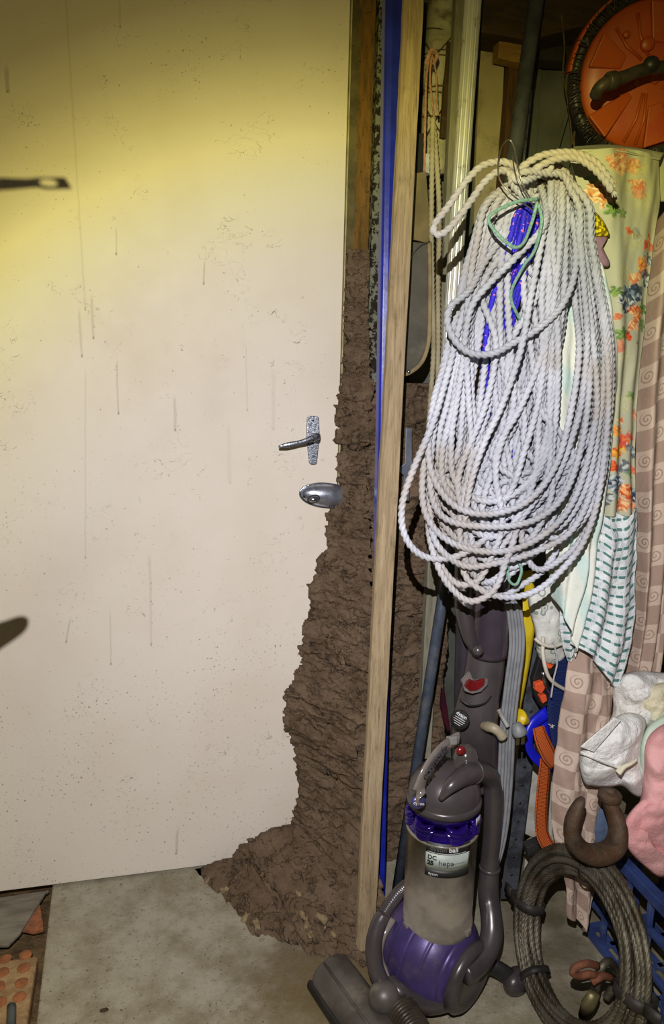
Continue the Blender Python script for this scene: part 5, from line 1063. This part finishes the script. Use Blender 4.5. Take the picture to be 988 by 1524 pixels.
# loose crumbs on the mound
from mathutils.bvhtree import BVHTree
dg=bpy.context.evaluated_depsgraph_get(); bvh=BVHTree.FromObject(mo,dg); off=Vector(mo.location)
def surf(px,py):
    r=Vector(ray(px,py)).normalized(); h_=bvh.ray_cast(Vector(CAM)-off,r)
    return (np.array(h_[0]+off),np.array(h_[1])) if h_[0] is not None else (onZ(px,py,0),UP)
for i,(a,b,s,big_) in enumerate([(307,1313,.010,1),(334,1325,.011,1),(385,1268,.007,0),(400,1232,.007,0),(343,1303,.010,0),(390,1302,.009,0),(446,1300,.007,0),(445,1331,.008,1),(451,1362,.012,1),(457,1375,.010,1),(365,1366,.012,1),(382,1374,.013,1),(480,1366,.013,1),(484,1378,.012,1),(463,1392,.014,1),(495,1388,.008,1),(372,1250,.011,0),(352,1258,.012,0),(318,1280,.008,0),(424,1226,.008,0)]):
    c,nr=surf(a,b); V,f=ell((0,0,0),s*(1.1 if big_ else .8),s*.55,s*.3,12,8); n_=pnoise(np.asarray(V)*1.0,120 if not big_ else 180,3,i)[:,None]; V=np.asarray(V)*(1+.9*n_)
    a_=random.uniform(0,6); V=V@np.array(Matrix.Rotation(a_,3,'Z')).T@np.array(Vector((0,0,1)).rotation_difference(Vector(nr)).to_matrix()).T+c+nr*s*.12
    o=mk('mud_crumb' if not big_ else 'straw_flake',V,f,MUD if not big_ else flk,None,True); tag(o,'brown mud crumb loose on the surface of the mound' if not big_ else 'pale straw flake stuck on the lower mud mound','crumb' if not big_ else 'flake','mud crumbs on the mound' if not big_ else 'pale flakes on the lower mound')
for nm,(a,b) in {'leaf_scrap':(155,1503)}.items():
    c=onZ(a,b,.002); V,f=ell(c,.008,.005,.002,12,8); V=V*1.; V+=.002*np.array([[0,0,mnoise.noise(Vector(v)*200)] for v in V]); tag(mk(nm,V,f,simple('brown_leaf',sr(70,54,32),sr(48,36,22),.8),None,True),'small brown leaf scrap lying alone on the concrete','leaf')
# ================================================================ light and view
lpos=CAM+np.array([-.035,.0,.18])
def toward(px,py,s=.30): return lpos+s*(onY(px,py,0)-lpos)
hs=simple('tab_blocker_metal',sr(120,110,90),sr(90,80,60),.5,.6)
up_=[toward(*p) for p in [(-60,262),(40,266),(58,264),(97,264),(107,281),(70,282),(54,279),(20,282),(-60,288)]]
c=toward(72,272); 
hole=[c+.30*1.6/1100*np.array([11*math.cos(a),0,4.5*math.sin(a)]) for a in np.linspace(0,2*np.pi,20,endpoint=False)]
Vh=np.vstack([up_,hole]); 
bm=bmesh.new(); vo=[bm.verts.new(v) for v in up_]; vh=[bm.verts.new(v) for v in hole]
es=[bm.edges.new((vo[i],vo[(i+1)%len(vo)])) for i in range(len(vo))]+[bm.edges.new((vh[i],vh[(i+1)%20])) for i in range(20)]
bmesh.ops.triangle_fill(bm,use_beauty=True,edges=es); bm.verts.index_update(); Vh=[v.co[:] for v in bm.verts]; Fh=[[v.index for v in f_.verts] for f_ in bm.faces]; bm.free()
tag(mk('tab_blocker',Vh,Fh,hs,None,False,solid=.0008),'unseen tab with a hole added before the torch to cast a door shadow','metal tab')  # added out of view to throw the upper left shadow onto the door
O=[toward(*p) for p in [(-60,940),(0,926),(28,917),(42,920),(38,936),(0,964),(-60,1005)]]; V,f=prism(cat(O,n=40,closed=True)[:-1],(0,-.004,0)); tag(mk('round_blocker',V,f,wood('round_blocker_wood',sr(120,90,50),sr(90,66,36),sr(60,44,24)),None,False),'unseen rounded peg held in front of the torch left of the frame','blocker')  # unseen piece with a guessed shape, added for the lower left door shadow
L=bpy.data.lights.new('torch','SPOT'); lo=bpy.data.objects.new('torch',L); COL.objects.link(lo)
lo.location=lpos.tolist(); L.energy=76; L.spot_size=math.radians(130); L.spot_blend=.35; L.shadow_soft_size=.0025
tgt=onY(530,1000,0); lo.rotation_euler=Vector(tgt-lpos).to_track_quat('-Z','Y').to_euler()
L.use_nodes=True; t=L.node_tree; em=t.nodes['Emission']; tc=t.nodes.new('ShaderNodeTexCoord'); sp_=t.nodes.new('ShaderNodeSeparateXYZ'); t.links.new(tc.outputs['Normal'],sp_.inputs[0])
ab=t.nodes.new('ShaderNodeMath'); ab.operation='ABSOLUTE'; t.links.new(sp_.outputs[2],ab.inputs[0]); ac=t.nodes.new('ShaderNodeMath'); ac.operation='ARCCOSINE'; t.links.new(ab.outputs[0],ac.inputs[0])
cr_=t.nodes.new('ShaderNodeValToRGB'); dv=t.nodes.new('ShaderNodeMath'); dv.operation='DIVIDE'; dv.inputs[1].default_value=math.radians(60); t.links.new(ac.outputs[0],dv.inputs[0]); t.links.new(dv.outputs[0],cr_.inputs[0])
e=cr_.color_ramp.elements; e[0].position=0; e[0].color=(1.3,1.26,1.28,1); e[1].position=1; e[1].color=(.1,.08,.02,1)
for p_,c_ in ((.20,(1.22,1.18,1.2,1)),(.36,(1.05,1.01,1.0,1)),(.49,(1.04,.99,.84,1)),(.57,(1.08,1.04,.62,1)),(.635,(1.10,1.0,.36,1)),(.68,(.76,.67,.20,1)),(.735,(.40,.34,.095,1)),(.79,(.20,.165,.045,1)),(.9,(.09,.07,.02,1))):
    q=e.new(p_); q.color=c_
t.links.new(cr_.outputs[0],em.inputs[0])
w=bpy.data.worlds.new('w'); S.world=w; w.use_nodes=True; w.node_tree.nodes['Background'].inputs[0].default_value=(1,.84,.45,1); w.node_tree.nodes['Background'].inputs[1].default_value=.04
S.view_settings.view_transform='Standard'; S.view_settings.look='None'; S.view_settings.exposure=0; S.view_settings.gamma=1; S.view_settings.use_curve_mapping=False
S.cycles.max_bounces=6
